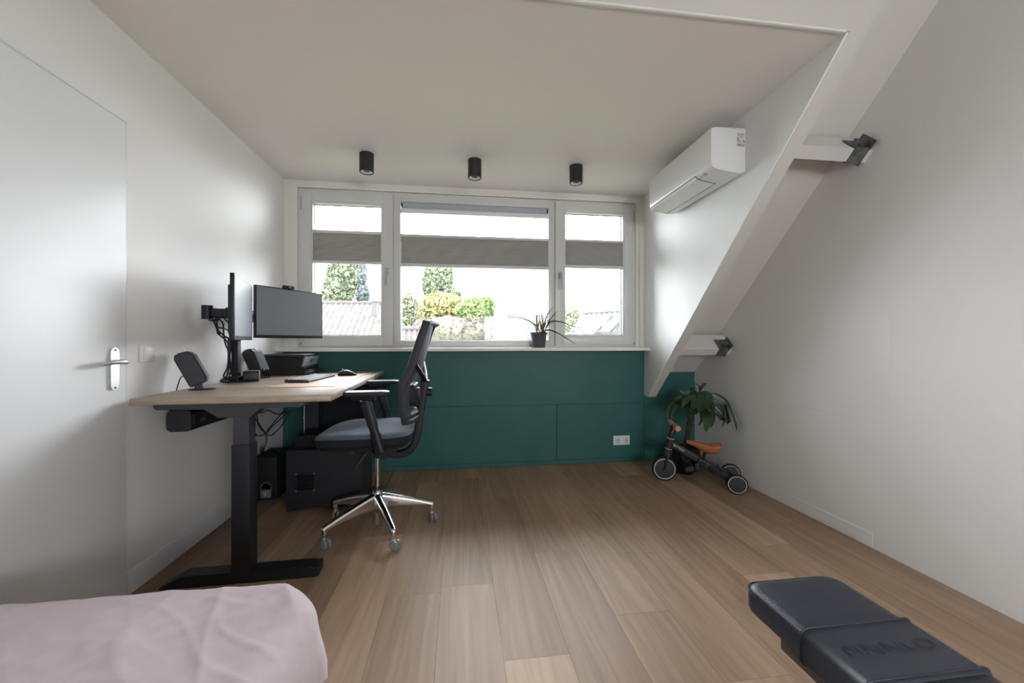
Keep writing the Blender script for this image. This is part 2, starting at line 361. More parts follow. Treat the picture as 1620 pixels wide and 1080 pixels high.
# double socket
t = thing('wall_socket', 'white double power socket low on the green wall', 'socket', (1.4195, YG, .195))
b = B(); b.box((0, -.004, 0), (.152, .008, .082), None, .0025); obj('frame', b, M_white, t)
for sx in (-.036, .036):
    b = B(); b.box((sx, -.010, 0), (.056, .004, .056), None, .002)
    ins = obj('socket_insert', b, M_white, t)
    b = B(); b.lathe([(.0205, 0), (.0205, .002), (.017, .002), (.0168, .0006), (0.001, .0006)], 28, Matrix.Translation((sx, -.012, 0)) @ Matrix.Rotation(PI/2, 4, 'X')); obj('recess', b, M_frame, ins)
    b = B()
    for q in (-.0095, .0095): b.cyl((sx+q, -.0135, 0), (sx+q, -.0125, 0), .0028, n=10)
    b.box((sx, -.0135, .0165), (.004, .002, .006)); b.box((sx, -.0135, -.0165), (.004, .002, .006)); obj('contact_holes', b, M_print, ins)
# ---------------- windows ----------------
def frame_ring(b, x0, x1, z0, z1, ix0, ix1, iz0, iz1, y0, y1, bev=.004):
    b.bb(x0, ix0, y0, y1, z0, z1, bev); b.bb(ix1, x1, y0, y1, z0, z1, bev)
    b.bb(ix0-.004, ix1+.004, y0+.0003, y1, iz1, z1, bev); b.bb(ix0-.004, ix1+.004, y0+.0003, y1, z0, iz0, bev)
def handle(p, x, z):
    b = B(); b.box((x, 3.378, z), (.026, .012, .06), None, .005, 3); h = obj('handle_rosette', b, M_silver, p)
    b = B(); b.tube(smooth_pts([(x, 3.374, z+.008), (x, 3.345, z+.008), (x+.001, 3.335, z), (x+.001, 3.334, z-.03), (x, 3.338, z-.125)], 4), .009, 10, flat=.8); obj('handle_grip', b, M_silver, h)
def window(n, x0, x1, glass, sash, hx=None, corner=0):
    t = bpy.data.objects.new('window_%d' % n, None); C.objects.link(t); t['kind'] = 'structure'
    gx0, gx1, gz0, gz1 = glass
    b = B(); fi = (sash[0], sash[1], sash[2], sash[3]) if sash else glass
    frame_ring(b, x0, x1, OZ0, OZ1-.004, fi[0]-.0, fi[1]+.0, fi[2], fi[3], 3.405, 3.49)
    obj('frame', b, M_frame, t)
    if sash:
        b = B(); e = .006
        frame_ring(b, sash[0]-e, sash[1]+e, sash[2]-e, sash[3]+e, gx0-.012, gx1+.012, gz0-.012, gz1+.012, 3.386, 3.47, .005)
        frame_ring(b, gx0-.014, gx1+.014, gz0-.014, gz1+.014, gx0, gx1, gz0, gz1, 3.396, 3.47, .003)
        obj('sash', b, M_frame, t)
    b = B(); b.bb(gx0-.008, gx1+.008, 3.445, 3.451, gz0-.008, gz1+.008); obj('pane', b, M_glass, t)
    b = B(); frame_ring(b, gx0-.001, gx1+.001, gz0-.001, gz1+.001, gx0+.004, gx1-.004, gz0+.004, gz1-.004, 3.441, 3.445, 0); obj('gasket', b, M_grey_metal, t)
    if hx: handle(t, hx, 1.645)
    if corner:
        cx = sash[0]-.004 if corner < 0 else sash[1]+.004
        b = B(); b.cyl((cx, 3.384, 2.135), (cx, 3.384, 2.235), .006, n=10); b.cyl((cx, 3.384, 1.045), (cx, 3.384, 1.062), .007, n=10); obj('hinge', b, M_silver, t)
    return t
window(1, OX0, -.549, (-1.180, -.648, 1.121, 2.190), (-1.262, -.556, 1.040, 2.275), -.598, -1)
window(2, -.549, .821, (-.490, .765, 1.077, 2.232), None)
window(3, .821, OX1, (.915, 1.441, 1.131, 2.200), (.829, 1.536, 1.047, 2.282), .862, 1)
t = bpy.data.objects.new('window_4', None); C.objects.link(t); t['kind'] = 'structure'  # rear window, unseen behind the camera, added to brighten the room
b = B(); frame_ring(b, .5, 2.0, .9, 1.7, .55, 1.95, .95, 1.65, -2.22, -2.14); obj('frame', b, M_frame, t)
b = B(); b.bb(.545, 1.955, -2.19, -2.184, .945, 1.655); obj('pane', b, M_glass, t)
# pleated blinds
def blind(name, x0, x1, zt, zft, zfb, zb, label, head=None):
    t = thing(name, label, 'blind', ((x0+x1)/2, 3.412, zb), 0, 'pleated blinds on the dormer windows')
    W = (x1-x0)/2
    b = B(); b.bb(-W, W, -.012, .014, zft-zb, zt-zb, .003); obj('top_rail', b, M_frame, t)
    b = B(); b.bb(-W, W, -.012, .014, 0, zfb-zb, .003); obj('bottom_rail', b, M_frame, t)
    b = B(); n = 20; pr = []
    for i in range(2*n+1):
        z = (zfb-zb)+(zft-zfb)*i/(2*n); pr.append(((-.011 if i % 2 else -.005), z))
    A = [[b.bm.verts.new((xx, p[0], p[1])) for xx in (-W+.002, W-.002)] for p in pr]
    for i in range(2*n): b.bm.faces.new((A[i][0], A[i][1], A[i+1][1], A[i+1][0]))
    A = [[b.bm.verts.new((xx, p[0]+.014, p[1])) for xx in (-W+.002, W-.002)] for p in pr]
    for i in range(2*n): b.bm.faces.new((A[i][0], A[i+1][0], A[i+1][1], A[i][1]))
    obj('pleated_fabric', b, M_blind, t, shade=False)
    for xx in (-W+.004, W-.004): b = B(); b.cyl((xx, .012, 1.10-zb), (xx, .012, 2.19-zb), .0008, n=6); obj('tension_cord', b, M_silver, t)
    if head:
        b = B(); b.bb(-W+.004, W-.004, -.008, .02, head[0]-zb+.028, head[1]-zb, .003); hh = obj('head_rail', b, M_silver, t)
        b = B(); b.bb(-W, W, -.014, .016, head[0]-zb, head[0]-zb+.034, .006, 3); obj('folded_screen', b, M_white, hh)
        for xx in (-W+.010, W-.010): b = B(); b.bb(xx-.006, xx+.006, -.012, -.008, head[1]-zb-.042, head[1]-zb-.008, .002); obj('end_clip', b, M_black, hh)
blind('pleated_blind', -1.183, -.645, 1.976, 1.951, 1.728, 1.707, 'grey pleated blind across the left-hand casement window')
blind('pleated_blind', -.490, .765, 1.966, 1.944, 1.722, 1.696, 'wide grey pleated blind across the fixed middle window', (2.143, 2.229))
blind('pleated_blind', .912, 1.444, 1.970, 1.951, 1.743, 1.716, 'grey pleated blind across the right-hand window nearest the air conditioner')
# ceiling downlights
for x, lb in ((-.642, 'black cylindrical ceiling spot nearest the desk wall'), (.104, 'black cylindrical ceiling spot in the middle of three'), (.852, 'black cylindrical ceiling spot nearest the air conditioner')):
    t = thing('ceiling_spotlight', lb, 'ceiling light', (x, 2.866, ZC), 0, 'ceiling spots before the window')
    b = B(); b.lathe([(.046, 0), (.048, -.002), (.048, -.128), (.046, -.130), (.042, -.130), (.042, -.122)], 40, cap=False); obj('housing', b, M_dark, t)
    b = B(); b.lathe([(.042, -.124), (.040, -.127), (.024, -.122), (.022, -.117)], 36, cap=False); obj('reflector_ring', b, M_lampring, t)
    b = B(); b.lathe([(.0225, -.118), (.019, -.116), (.019, -.100), (.002, -.099)], 28); obj('lamp', b, M_black, t)
# ---------------- air conditioner ----------------
t = thing('air_conditioner', 'white wall-mounted air conditioner under the ceiling on the dormer cheek', 'air conditioner', (1.624, 2.085, 2.03))
pr = [(0, 0), (-.012, -.001)]
fx = -.218
pr = [(-.004, .012), (-.022, .001), (-.04, -.002), (-.09, .003), (-.165, .014), (-.195, .020), (-.207, .028), (-.214, .040), (fx, .060), (fx, .235), (-.216, .247), (-.208, .255), (-.195, .258), (-.004, .262)]
b = B(); L_ = .745
N_ = 3
def inset(pr, d):
    cx = sum(p[0] for p in pr)/len(pr); cz = sum(p[1] for p in pr)/len(pr)
    return [(p[0]+(d if p[0] < -.1 else 0), p[1]+(d if p[1] < .13 else -d)) for p in pr]
R = [[Vector((p[0], y, p[1])) for p in q] for y, q in ((0, inset(pr, .010)), (.003, inset(pr, .003)), (.012, pr), (L_-.012, pr), (L_-.003, inset(pr, .003)), (L_, inset(pr, .010)))]
b.rings(R); obj('housing', b, M_white, t)
b = B(); b.bb(-.004, .0, .004, L_-.004, .012, .26); obj('back_plate', b, M_silver, t)
# flap in the underside
b = B(); b.prism([(-.216, .037), (-.205, .0205), (-.165, .0105), (-.085, -.001), (-.085, .004), (-.165, .016), (-.203, .027)], 1, .155, L_-.01); fl = obj('air_flap', b, M_white, t)
b = B(); b.bb(-.0865, -.0825, .155, L_-.01, -.002, .004); b.bb(-.2175, -.2145, .155, L_-.01, .0345, .0375)
b.prism([(-.2165, .037), (-.2165, .034), (-.205, .0190), (-.165, .0085), (-.085, -.003), (-.085, -.001), (-.165, .0115), (-.204, .023)], 1, .1525, .1550)
obj('flap_gap', b, M_print, t)
b = B(); b.box((-.196, .085, .0195), (.022, .020, .002), (0, .30, 0)); b.box((-.196, .115, .0195), (.003, .05, .0015), (0, .3, 0)); obj('indicator', b, M_silver, t)
# type label on the near end
b = B(); b.bb(-.062, -.010, -.0012, .0, .150, .228); lab = obj('type_label', b, mat('label_paper', (.72, .71, .69), .5), t)
for txt, sz, x, z in (('MITSUBISHI', .0085, -.036, .221), ('MSZ-AP25VG', .006, -.036, .212), ('220-240V', .0045, -.032, .205), ('R32  50Hz', .0045, -.024, .189), ('2.5kW', .0045, -.024, .182)):
    b = text_mesh(txt, sz, .0003); obj('lettering', b, M_print, lab, (x, -.0016, z), (PI/2, 0, 0), shade=False)
b = B()
for k in range(6): b.bb(-.060, -.046, -.0018, -.0012, .183+k*.0035, .1845+k*.0035)
for k in range(4): b.bb(-.060, -.014, -.0018, -.0012, .1535+k*.0028, .1545+k*.0028)
b.cyl((-.0165, -.0018, .178), (-.0165, -.0012, .178), .004, n=12); b.torus(.0095, .0012, 20, 6, Matrix.Translation((-.044, -.0013, .172)) @ Matrix.Rotation(PI/2, 4, 'X')); obj('small_print', b, M_print, lab)
# ---------------- desk ----------------
DZ = .832
t = thing('standing_desk', 'height-adjustable desk with oak top and black T-shaped legs by the left wall', 'desk', (-.985, 2.585, 0), math.radians(1.6))
b = B(); b.bb(-.395, .395, -.735, .735, DZ-.028, DZ, .002, 1); obj('desktop', b, M_desk, t, sharp=60)
for s, yy in ((-1, -.655), (1, .56)):
    b = B(); b.bb(-.035, .040, yy-.030, yy+.045, .030, .612, .004); lg = obj('leg', b, M_desk_metal, t)
    b = B(); b.bb(-.030, .035, yy-.024, yy+.039, .60, .735, .003); obj('upper_column', b, M_grey_metal, lg)
    b = B(); b.prism([(-.335, DZ-.029), (-.335, DZ-.048), (-.325, DZ-.056), (-.14, DZ-.058), (-.085, DZ-.096), (.045, DZ-.096), (.085, DZ-.060), (.255, DZ-.057), (.272, DZ-.046), (.272, DZ-.029)], 1, yy-.034, yy+.046)
    obj('top_bracket', b, M_grey_metal, lg)
    b = B(); b.prism([(-.325, .006), (-.235, .050), (.295, .050), (.325, .030), (.325, .006), (.31, .0), (-.31, .0)], 1, yy-.032, yy+.048)
    bmesh.ops.bevel(b.bm, geom=b.bm.edges[:], offset=.004, segments=2, affect='EDGES'); ft = obj('foot', b, M_desk_metal, lg)
    b = B(); b.bb(.285, .327, yy-.033, yy+.049, .004, .046, .006, 3); obj('end_cap', b, M_black, ft)
for xx in (-.20, .14):
    b = B(); b.bb(xx-.02, xx+.02, -.62, .60, DZ-.060, DZ-.029, .002); obj('side_rail', b, M_desk_metal, t)
t = thing('cable_tray', 'black rounded cable tray hanging under the back of the desk', 'cable tray', (-1.243, 1.95, .715))
def rr(w, h, r, n=6):
    P = []
    for cx, cz, a0 in ((w-r, h-r, 0), (-w+r, h-r, PI/2), (-w+r, -h+r, PI), (w-r, -h+r, 1.5*PI)):
        for k in range(n+1): a = a0+PI/2*k/n; P.append((cx+r*math.cos(a), cz+r*math.sin(a)))
    return P
b = B(); P = [(p[0]*(1.0 if p[0] < 0 else .92), p[1]) for p in rr(.053, .048, .022)]
b.rings([[Vector((p[0]*k, y, p[1]*k)) for p in P] for y, k in ((0, .95), (.003, 1), (.012, 1), (.013, .99))]); obj('end_cap', b, M_dark, t)
b = B(); b.bb(-.048, .040, .013, 1.15, -.045, -.041); b.bb(.036, .040, .013, 1.15, -.043, .030); b.bb(-.048, -.044, .013, 1.15, -.043, .05); obj('channel', b, M_matte, t)
for k in range(7): b = B(); b.bb(.0395, .0415, .08+k*.15, .12+k*.15, -.02, .0, .001); obj('slot', b, M_grey_metal, t)
b = B(); b.bb(.041, .046, .015, .035, -.02, .025, .001); obj('catch', b, M_grey_metal, t)
for k in (0.16, 1.0): b = B(); b.bb(-.03, .02, k, k+.02, .04, DZ-.0295-.715); obj('hanger_strap', b, M_desk_metal, t)
# desk mat, keyboard, mouse
t = thing('desk_mat', 'thin peach desk mat under the keyboard and mouse', 'desk mat', (-.822, 2.648, DZ), math.radians(.8))
b = B(); b.bb(-.162, .162, -.455, .455, 0, .003, .001, 1); obj('mat', b, M_mat, t)
t = thing('keyboard', 'low black computer keyboard on the peach mat', 'keyboard', (-.915, 2.62, DZ+.003), math.radians(-2))
b = B(); b.bb(-.068, .068, -.215, .215, 0, .014, .004); bmesh.ops.rotate(b.bm, verts=b.bm.verts, cent=(0, 0, 0), matrix=Matrix.Rotation(math.radians(2), 3, 'Y')); obj('keyboard_body', b, M_dark, t)
b = B()
M_key = mat('keycap', (.06, .068, .085), .35)
for i in range(6):
    y = -.206
    for j in range(21):
        wkey = .0165
        if i == 0 and 4 <= j <= 8 and j != 4: continue
        ww = wkey if not (i == 0 and j == 4) else .0165+4*.0196
        x = -.055+i*.0205; zz = .0142-x*math.sin(math.radians(2))
        b.box((x, y+ww/2+j*.0196, zz+.0015), (.0165, ww, .005), (0, math.radians(2), 0), .001, 1)
o = obj('key_caps', b, M_key, t); o['kind'] = 'stuff'
t = thing('computer_mouse', 'dark contoured computer mouse at the far end of the peach mat', 'mouse', (-.775, 2.885, DZ+.003), math.radians(-75))
b = B(); R = []
for i in range(11):
    s = i/10; y = -.06+.12*s; hgt = .008+.036*math.sin(PI*min(1, s*1.0+.05))**.7*(1-.25*s); ww = .022+.018*math.sin(PI*(.15+.75*s))
    R.append([Vector((ww*math.cos(2*PI*k/16)*(1+.15*math.sin(2*PI*k/16)), y, max(.0015, hgt*(.5+.5*math.sin(2*PI*k/16))))) for k in range(16)])
b.rings(R); obj('shell', b, M_dark, t, sharp=60)
b = B(); b.cyl((-.003, -.028, .040), (.003, -.028, .040), .008, n=14); obj('scroll_wheel', b, M_silver, t)
# monitors
def monitor(cx, cy, z0, th, w_, h_, label):
    t = thing('monitor', label, 'monitor', (cx, cy, z0), th)
    b = B(); b.bb(-w_/2, w_/2, -.008, .012, 0, h_, .003); obj('bezel', b, M_black, t)
    b = B(); b.bb(-w_/2+.007, w_/2-.007, -.0092, -.0078, .020, h_-.007); obj('screen', b, M_screen, t)
    b = B(); b.bb(-w_/2+.05, w_/2-.05, .010, .030, .03, h_-.05, .008); b.bb(-.10, .10, .026, .040, .08, h_-.10, .005); sh = obj('rear_shell', b, M_dark, t)
    b = B(); b.bb(-.06, .06, .040, .048, h_/2-.06, h_/2+.06, .002); obj('mount_plate', b, M_black, sh)
    return t
monitor(-1.180, 2.352, 1.078, math.radians(107.7), .525, .328, 'black monitor nearest the camera, seen almost edge-on')
monitor(-1.141, 2.884, 1.092, math.radians(61.7), .520, .331, 'black monitor with a webcam on top, turned towards the chair')
t = thing('webcam', 'small black webcam clipped on top of the far monitor', 'webcam', (-1.155, 2.86, 1.423), math.radians(61.7))
b = B(); b.bb(-.040, .040, -.022, .004, .001, .022, .008, 3); obj('camera_body', b, M_black, t)
b = B(); b.cyl((0.0, -.0215, .0115), (0.0, -.026, .0115), .010, n=18); obj('lens', b, M_screen, t)
b = B(); b.bb(-.018, .018, -.012, .020, -.0, .004); b.bb(-.018, .018, .014, .022, -.03, .003); obj('clip', b, M_dark, t)
# monitor arm
t = thing('monitor_mount', 'black double monitor arm on a pole clamped to the desk', 'monitor mount', (-1.302, 2.525, DZ))
b = B(); b.bb(-.018, .018, -.018, .018, .010, .44, .004); obj('pole', b, M_desk_metal, t)
b = B(); b.bb(-.045, .045, -.045, .045, 0, .010, .003); b.bb(-.028, .028, -.028, .028, .010, .035, .004); obj('clamp', b, M_black, t)
def arm(p_e, p_m, nm):
    z = .395
    b = B(); b.cyl((0, 0, z-.03), (0, 0, z+.03), .026, n=20)
    def bar(p, q, hh=.026, ww=.014):
        p, q = Vector(p), Vector(q); d = q-p; a = math.atan2(d.y, d.x); m = (p+q)/2
        b.box(m, (d.length+.02, ww*2, hh*2), (0, 0, a), .004)
    bar((0, 0, z), (p_e[0], p_e[1], z)); b.cyl((p_e[0], p_e[1], z-.036), (p_e[0], p_e[1], z+.038), .026, n=18)
    bar((p_e[0], p_e[1], z), (p_m[0], p_m[1], z), .022, .012); b.cyl((p_m[0], p_m[1], z-.028), (p_m[0], p_m[1], z+.028), .018, n=18)
    return obj('arm', b, M_desk_metal, t)
arm((-.055, -.175), (.045, -.155), 'a'); arm((-.03, .20), (.085, .345), 'b')
# cables behind the monitors: six, too alike to tell apart
cab = []
def cable(pts, r=.0042, label='thin black cable hanging in loops from the monitor arm to the desk', group='cables behind the monitors', k=6, nm='monitor_cable'):
    b = B(); b.tube(smooth_pts(pts, k), r, 8); o = obj(nm, b, M_cable); tag(o, label, 'cable', group); return o
px = lambda L, d: [at(u, v, d+(.02*math.sin(i*2.1))-(max(0, 358-u)*.0048 if d < 2.5 else 0)) for i, (u, v) in enumerate(L)]
D1 = 2.20
for L, dd in (([(327, 500), (334, 507), (345, 504), (343, 512), (348, 530), (360, 542), (362, 575), (358, 597), (352, 603)], 2.30),
          ([(336, 503), (343, 520), (345, 528), (355, 534), (361, 535), (363, 560), (366, 585), (370, 600)], 2.32),
          ([(340, 502), (352, 510), (354, 530), (357, 545), (361, 556), (360, 580), (354, 596), (368, 602)], 2.30),
          ([(348, 503), (340, 508), (343, 517), (361, 523), (364, 545), (362, 570), (365, 590), (357, 602)], 2.34),
          ([(355, 504), (364, 515), (367, 535), (364, 560), (362, 576), (364, 595), (372, 603)], 2.35),
          ([(338, 506), (345, 522), (356, 532), (366, 540), (362, 565), (360, 592), (349, 603), (366, 604)], 2.29)):
    cable([Vector((max(p.x, -1.392), p.y, max(p.z, DZ+.004))) for p in px(L, dd)])
t = tag(obj('cable_tie', (lambda b: (b.torus(.016, .003, 16, 6, Matrix.Translation(at(362, 577, 2.33))), b)[1])(B()), M_white), 'white cable tie round the bundle of cables beside the monitor pole', 'cable tie')
# hanging cables below the desk
LB = 'black cable drooping in a loose loop under the desk'; GB = 'cables under the desk'
for L, dd in (([(394, 655), (398, 650), (402, 645), (409, 650), (414, 653), (425, 649), (440, 655), (455, 650)], 2.70),
              ([(393, 660), (402, 664), (412, 673), (421, 684), (430, 675), (442, 664), (458, 650)], 2.72),
              ([(403, 650), (404, 662), (409, 672), (418, 683), (428, 689), (436, 683), (443, 676), (460, 652)], 2.74),
              ([(393, 686), (402, 689), (412, 689), (420, 686), (425, 678), (440, 660), (452, 646)], 2.73)):
    cable([Vector((max(p.x, -1.392), p.y, p.z)) for p in px(L, dd)], .0036, LB, GB, nm='power_cable')
cable([Vector((max(p.x, -1.392), p.y, p.z)) for p in px([(421, 686), (422, 697), (419, 706), (416, 712)], 2.76)], .0034, 'black cable hanging straight down towards the subwoofer, with a plug at its end', 'cables under the desk', nm='plug_cable')
b = B(); p = at(415, 711, 2.76); b.tube([p+Vector((0, 0, .022)), p+Vector((0, 0, .0)), p-Vector((.004, 0, .025))], [.005, .012, .010], 10)
o = obj('plug', b, M_cable); o.parent = bpy.data.objects['plug_cable']
# speakers
def speaker(x, y, yaw, label, grille=True):
    t = thing('desktop_speaker', label, 'speaker', (x, y, DZ), yaw)
    b = B(); P = [(.055*math.cos(2*PI*k/28)+.012, .038*math.sin(2*PI*k/28)) for k in range(28)]
    b.rings([[Vector((p[0]*s, p[1]*s, z)) for p in P] for z, s in ((0, 1), (.004, 1), (.006, .9))]); ft = obj('foot', b, M_black, t)
    b = B(); b.prism([(-.018, .004), (.018, .004), (.008, .045), (-.014, .045)], 1, -.014, .014); obj('neck', b, M_black, t)
    # cabinet: side profile in (x,z), tilted back
    pr = [(-.037, .008), (-.034, .0), (.034, .0), (.041, .012), (.041, .144), (.027, .168), (-.018, .174), (-.037, .158)]
    Rm = Matrix.Translation((.004, 0, .028)) @ Matrix.Rotation(math.radians(-24), 4, 'Y')
    b = B(); b.prism(pr, 1, -.045, .045); bmesh.ops.bevel(b.bm, geom=b.bm.edges[:], offset=.006, segments=3, affect='EDGES'); bmesh.ops.transform(b.bm, matrix=Rm, verts=b.bm.verts); cb = obj('cabinet', b, M_dark, t)
    b = B(); b.bb(.040, .0435, -.038, .038, .018, .142, .0015); bmesh.ops.transform(b.bm, matrix=Rm, verts=b.bm.verts); obj('grille', b, mat('speaker_cloth', (.075, .08, .095), .8, bump=.5, bscale=500), cb)
    if not grille:
        for q in (-.02, .0, .02):
            b = B(); b.cyl((.042, q, .012), (.050, q, .012), .006, n=14); bmesh.ops.transform(b.bm, matrix=Rm, verts=b.bm.verts); obj('knob', b, M_black, cb)
        b = B(); b.bb(.0405, .0418, -.012, .012, .154, .160); bmesh.ops.transform(b.bm, matrix=Rm @ Matrix.Rotation(0, 4, 'Y'), verts=b.bm.verts); obj('badge', b, M_silver, cb)
    return t
speaker(-1.278, 2.150, math.radians(24), 'black desktop speaker leaning back at the near corner of the desk')
speaker(-1.300, 2.80, math.radians(-12), 'black desktop speaker with small knobs, beside the printer', False)
b = B(); b.tube(smooth_pts([at(291, 594.5, 1.955), at(286, 597, 1.945), at(282, 607, 1.935), at(279, 618, 1.93)], 5), .0024, 8)
tag(obj('speaker_cable', b, M_cable), 'thin black cable looping from the back of the near speaker', 'cable')
t = thing('table_speaker', 'small rounded black speaker at the foot of the monitor pole', 'speaker', (-1.238, 2.566, DZ), math.radians(20))
b = B(); R = []
for x, s in ((-.045, .80), (-.040, .93), (-.02, 1), (.030, 1), (.036, .97)):
    R.append([Vector((x+.004*abs(p[0])/.04, p[0]*s, .033+p[1]*s)) for p in rr(.050, .032, .020)])
b.rings(R); obj('body', b, M_dark, t)
b = B(); b.rings([[Vector((x, p[0]*s, .033+p[1]*s)) for p in rr(.047, .029, .018)] for x, s in ((.037, 1), (.0405, .98))]); obj('front_panel', b, mat('slate_plastic', (.10, .11, .14), .45), t)
# printer
t = thing('printer', 'flat black inkjet printer in the far left corner of the desk', 'printer', (-1.235, 3.145, DZ), math.radians(1.5))
b = B(); b.prism([(-.155, .004), (.135, .004), (.135, .055), (.118, .060), (.135, .128), (-.155, .128)], 1, -.165, .165); bmesh.ops.bevel(b.bm, geom=b.bm.edges[:], offset=.003, segments=2, affect='EDGES'); obj('body', b, M_black, t)
b = B(); b.bb(-.158, .136, -.168, .168, .130, .146, .004); obj('scanner_lid', b, M_dark, t)
b = B(); b.prism([(.112, .062), (.1195, .062), (.1385, .128), (.130, .128)], 1, -.150, .160); pn = obj('control_panel', b, M_silver, t)
b = B(); b.box((.1325, .0, .095), (.002, .06, .03), (0, math.radians(16), 0)); obj('display', b, M_screen, pn)
b = B(); b.bb(.10, .175, -.15, .15, .006, .026, .003); b.bb(.10, .165, -.12, .12, .030, .034, .001); obj('output_tray', b, M_grey_metal, t)
# subwoofer
t = thing('subwoofer', 'black subwoofer on the floor between desk leg and wall', 'subwoofer', (-1.298, 2.995, 0))
b = B(); b.bb(-.072, .072, -.125, .125, .006, .292, .004); obj('cabinet', b, M_matte, t)
b = B(); b.bb(-.066, .066, -.128, -.124, .012, .286, .002); fp = obj('front_panel', b, M_black, t)
b = B(); b.lathe([(.036, 0), (.034, .003), (.030, .0), (.028, -.02), (.002, -.021)], 28, Matrix.Translation((.005, -.128, .085)) @ Matrix.Diagonal((1, 1, 1.1, 1)) @ Matrix.Rotation(PI/2, 4, 'X')); b.bb(-.028, .038, -.131, -.128, .02, .075, .004); obj('bass_port', b, M_screen, fp)
b = B(); b.bb(-.003, .006, -.1325, -.131, .036, .046); b.torus(.008, .0012, 16, 5, Matrix.Translation((.0, -.1315, .052)) @ Matrix.Rotation(PI/2, 4, 'X')); obj('emblem', b, M_white, fp)
for sx in (-.055, .055):
    for sy in (-.1, .1): b = B(); b.cyl((sx, sy, 0), (sx, sy, .008), .010, n=12); obj('foot', b, M_tyre, t)
b = B(); b.tube(smooth_pts([(-1.32, 2.93, .297), (-1.29, 2.90, .312), (-1.265, 2.90, .330), (-1.255, 2.92, .318), (-1.25, 2.96, .297), (-1.28, 3.02, .298)], 5), .003, 8)
tag(obj('subwoofer_cable', b, M_cable), 'short black cable bent up on top of the subwoofer', 'cable')
# big black equipment case
t = thing('equipment_case', 'large black case with a small square vent, on the floor under the desk', 'case', (-.850, 2.645, 0))
b = B(); b.bb(-.228, .222, 0, .33, .022, .388, .006); obj('body', b, mat('black_case_vinyl', (.016, .017, .022), .6, bump=.4, bscale=500), t)
b = B(); vx, vz = -.113, .188
for k in range(9): b.bb(vx-.050, vx+.050, -.0025, .0, vz-.052+k*.012, vz-.046+k*.012)
for k in (-1, 1): b.bb(vx+k*.053-.003, vx+k*.053+.003, -.003, .0, vz-.056, vz+.056); b.bb(vx-.056, vx+.056, -.003, .0, vz+k*.055-.003, vz+k*.055+.003)
b.box((vx, .001, vz), (.1, .002, .1)); vent = obj('vent_grille', b, M_tyre, t)
for i in (-1, 1):
    for j in (-1, 1): b = B(); b.cyl((vx+i*.053, -.005, vz+j*.054), (vx+i*.053, -.002, vz+j*.054), .003, n=10); obj('screw', b, M_silver, vent)
for sx in (-.205, .20):
    for sy in (.03, .30): b = B(); b.bb(sx-.02, sx+.02, sy-.02, sy+.02, 0, .023, .003); obj('foot', b, M_tyre, t)
b = B(); b.bb(.221, .226, .02, .31, .05, .36, .002); obj('side_panel', b, M_dark, t)
# flat box on it
t = thing('flat_box', 'low flat black box lying on top of the large black case', 'box', (-.838, 2.765, .388))
b = B(); b.bb(-.232, .236, 0, .205, .004, .064, .004); obj('body', b, M_black, t)
b = B(); b.bb(-.230, .234, -.001, .204, .0, .004); b.bb(-.22, .22, -.002, .0, .030, .033); obj('base_strip', b, M_grey_metal, t)
# upright device frame
t = thing('device_cabinet', 'dark open-fronted cabinet with two upright posts, hidden behind the chair under the desk', 'cabinet', (-.810, 2.87, .452))
b = B(); b.bb(-.225, .225, .10, .104, .0, .30); b.bb(-.225, .225, .0, .104, .296, .302); b.bb(-.225, .225, .0, .104, .0, .008); obj('back_shell', b, M_matte, t)
b = B(); b.prism([(0, .03), (.0, .30), (.104, .30), (.104, .0), (.03, .0)], 0, -.232, -.150); obj('post', b, M_dark, t)
b = B(); b.bb(.205, .238, 0, .104, 0, .30, .003); obj('post', b, M_dark, t)
b = B(); b.bb(-.244, -.238, -.004, .004, -.02, .30, .001); b.ell((-.244, -.006, .10), (.006, .006, .006), 2); obj('latch_rod', b, M_silver, t)
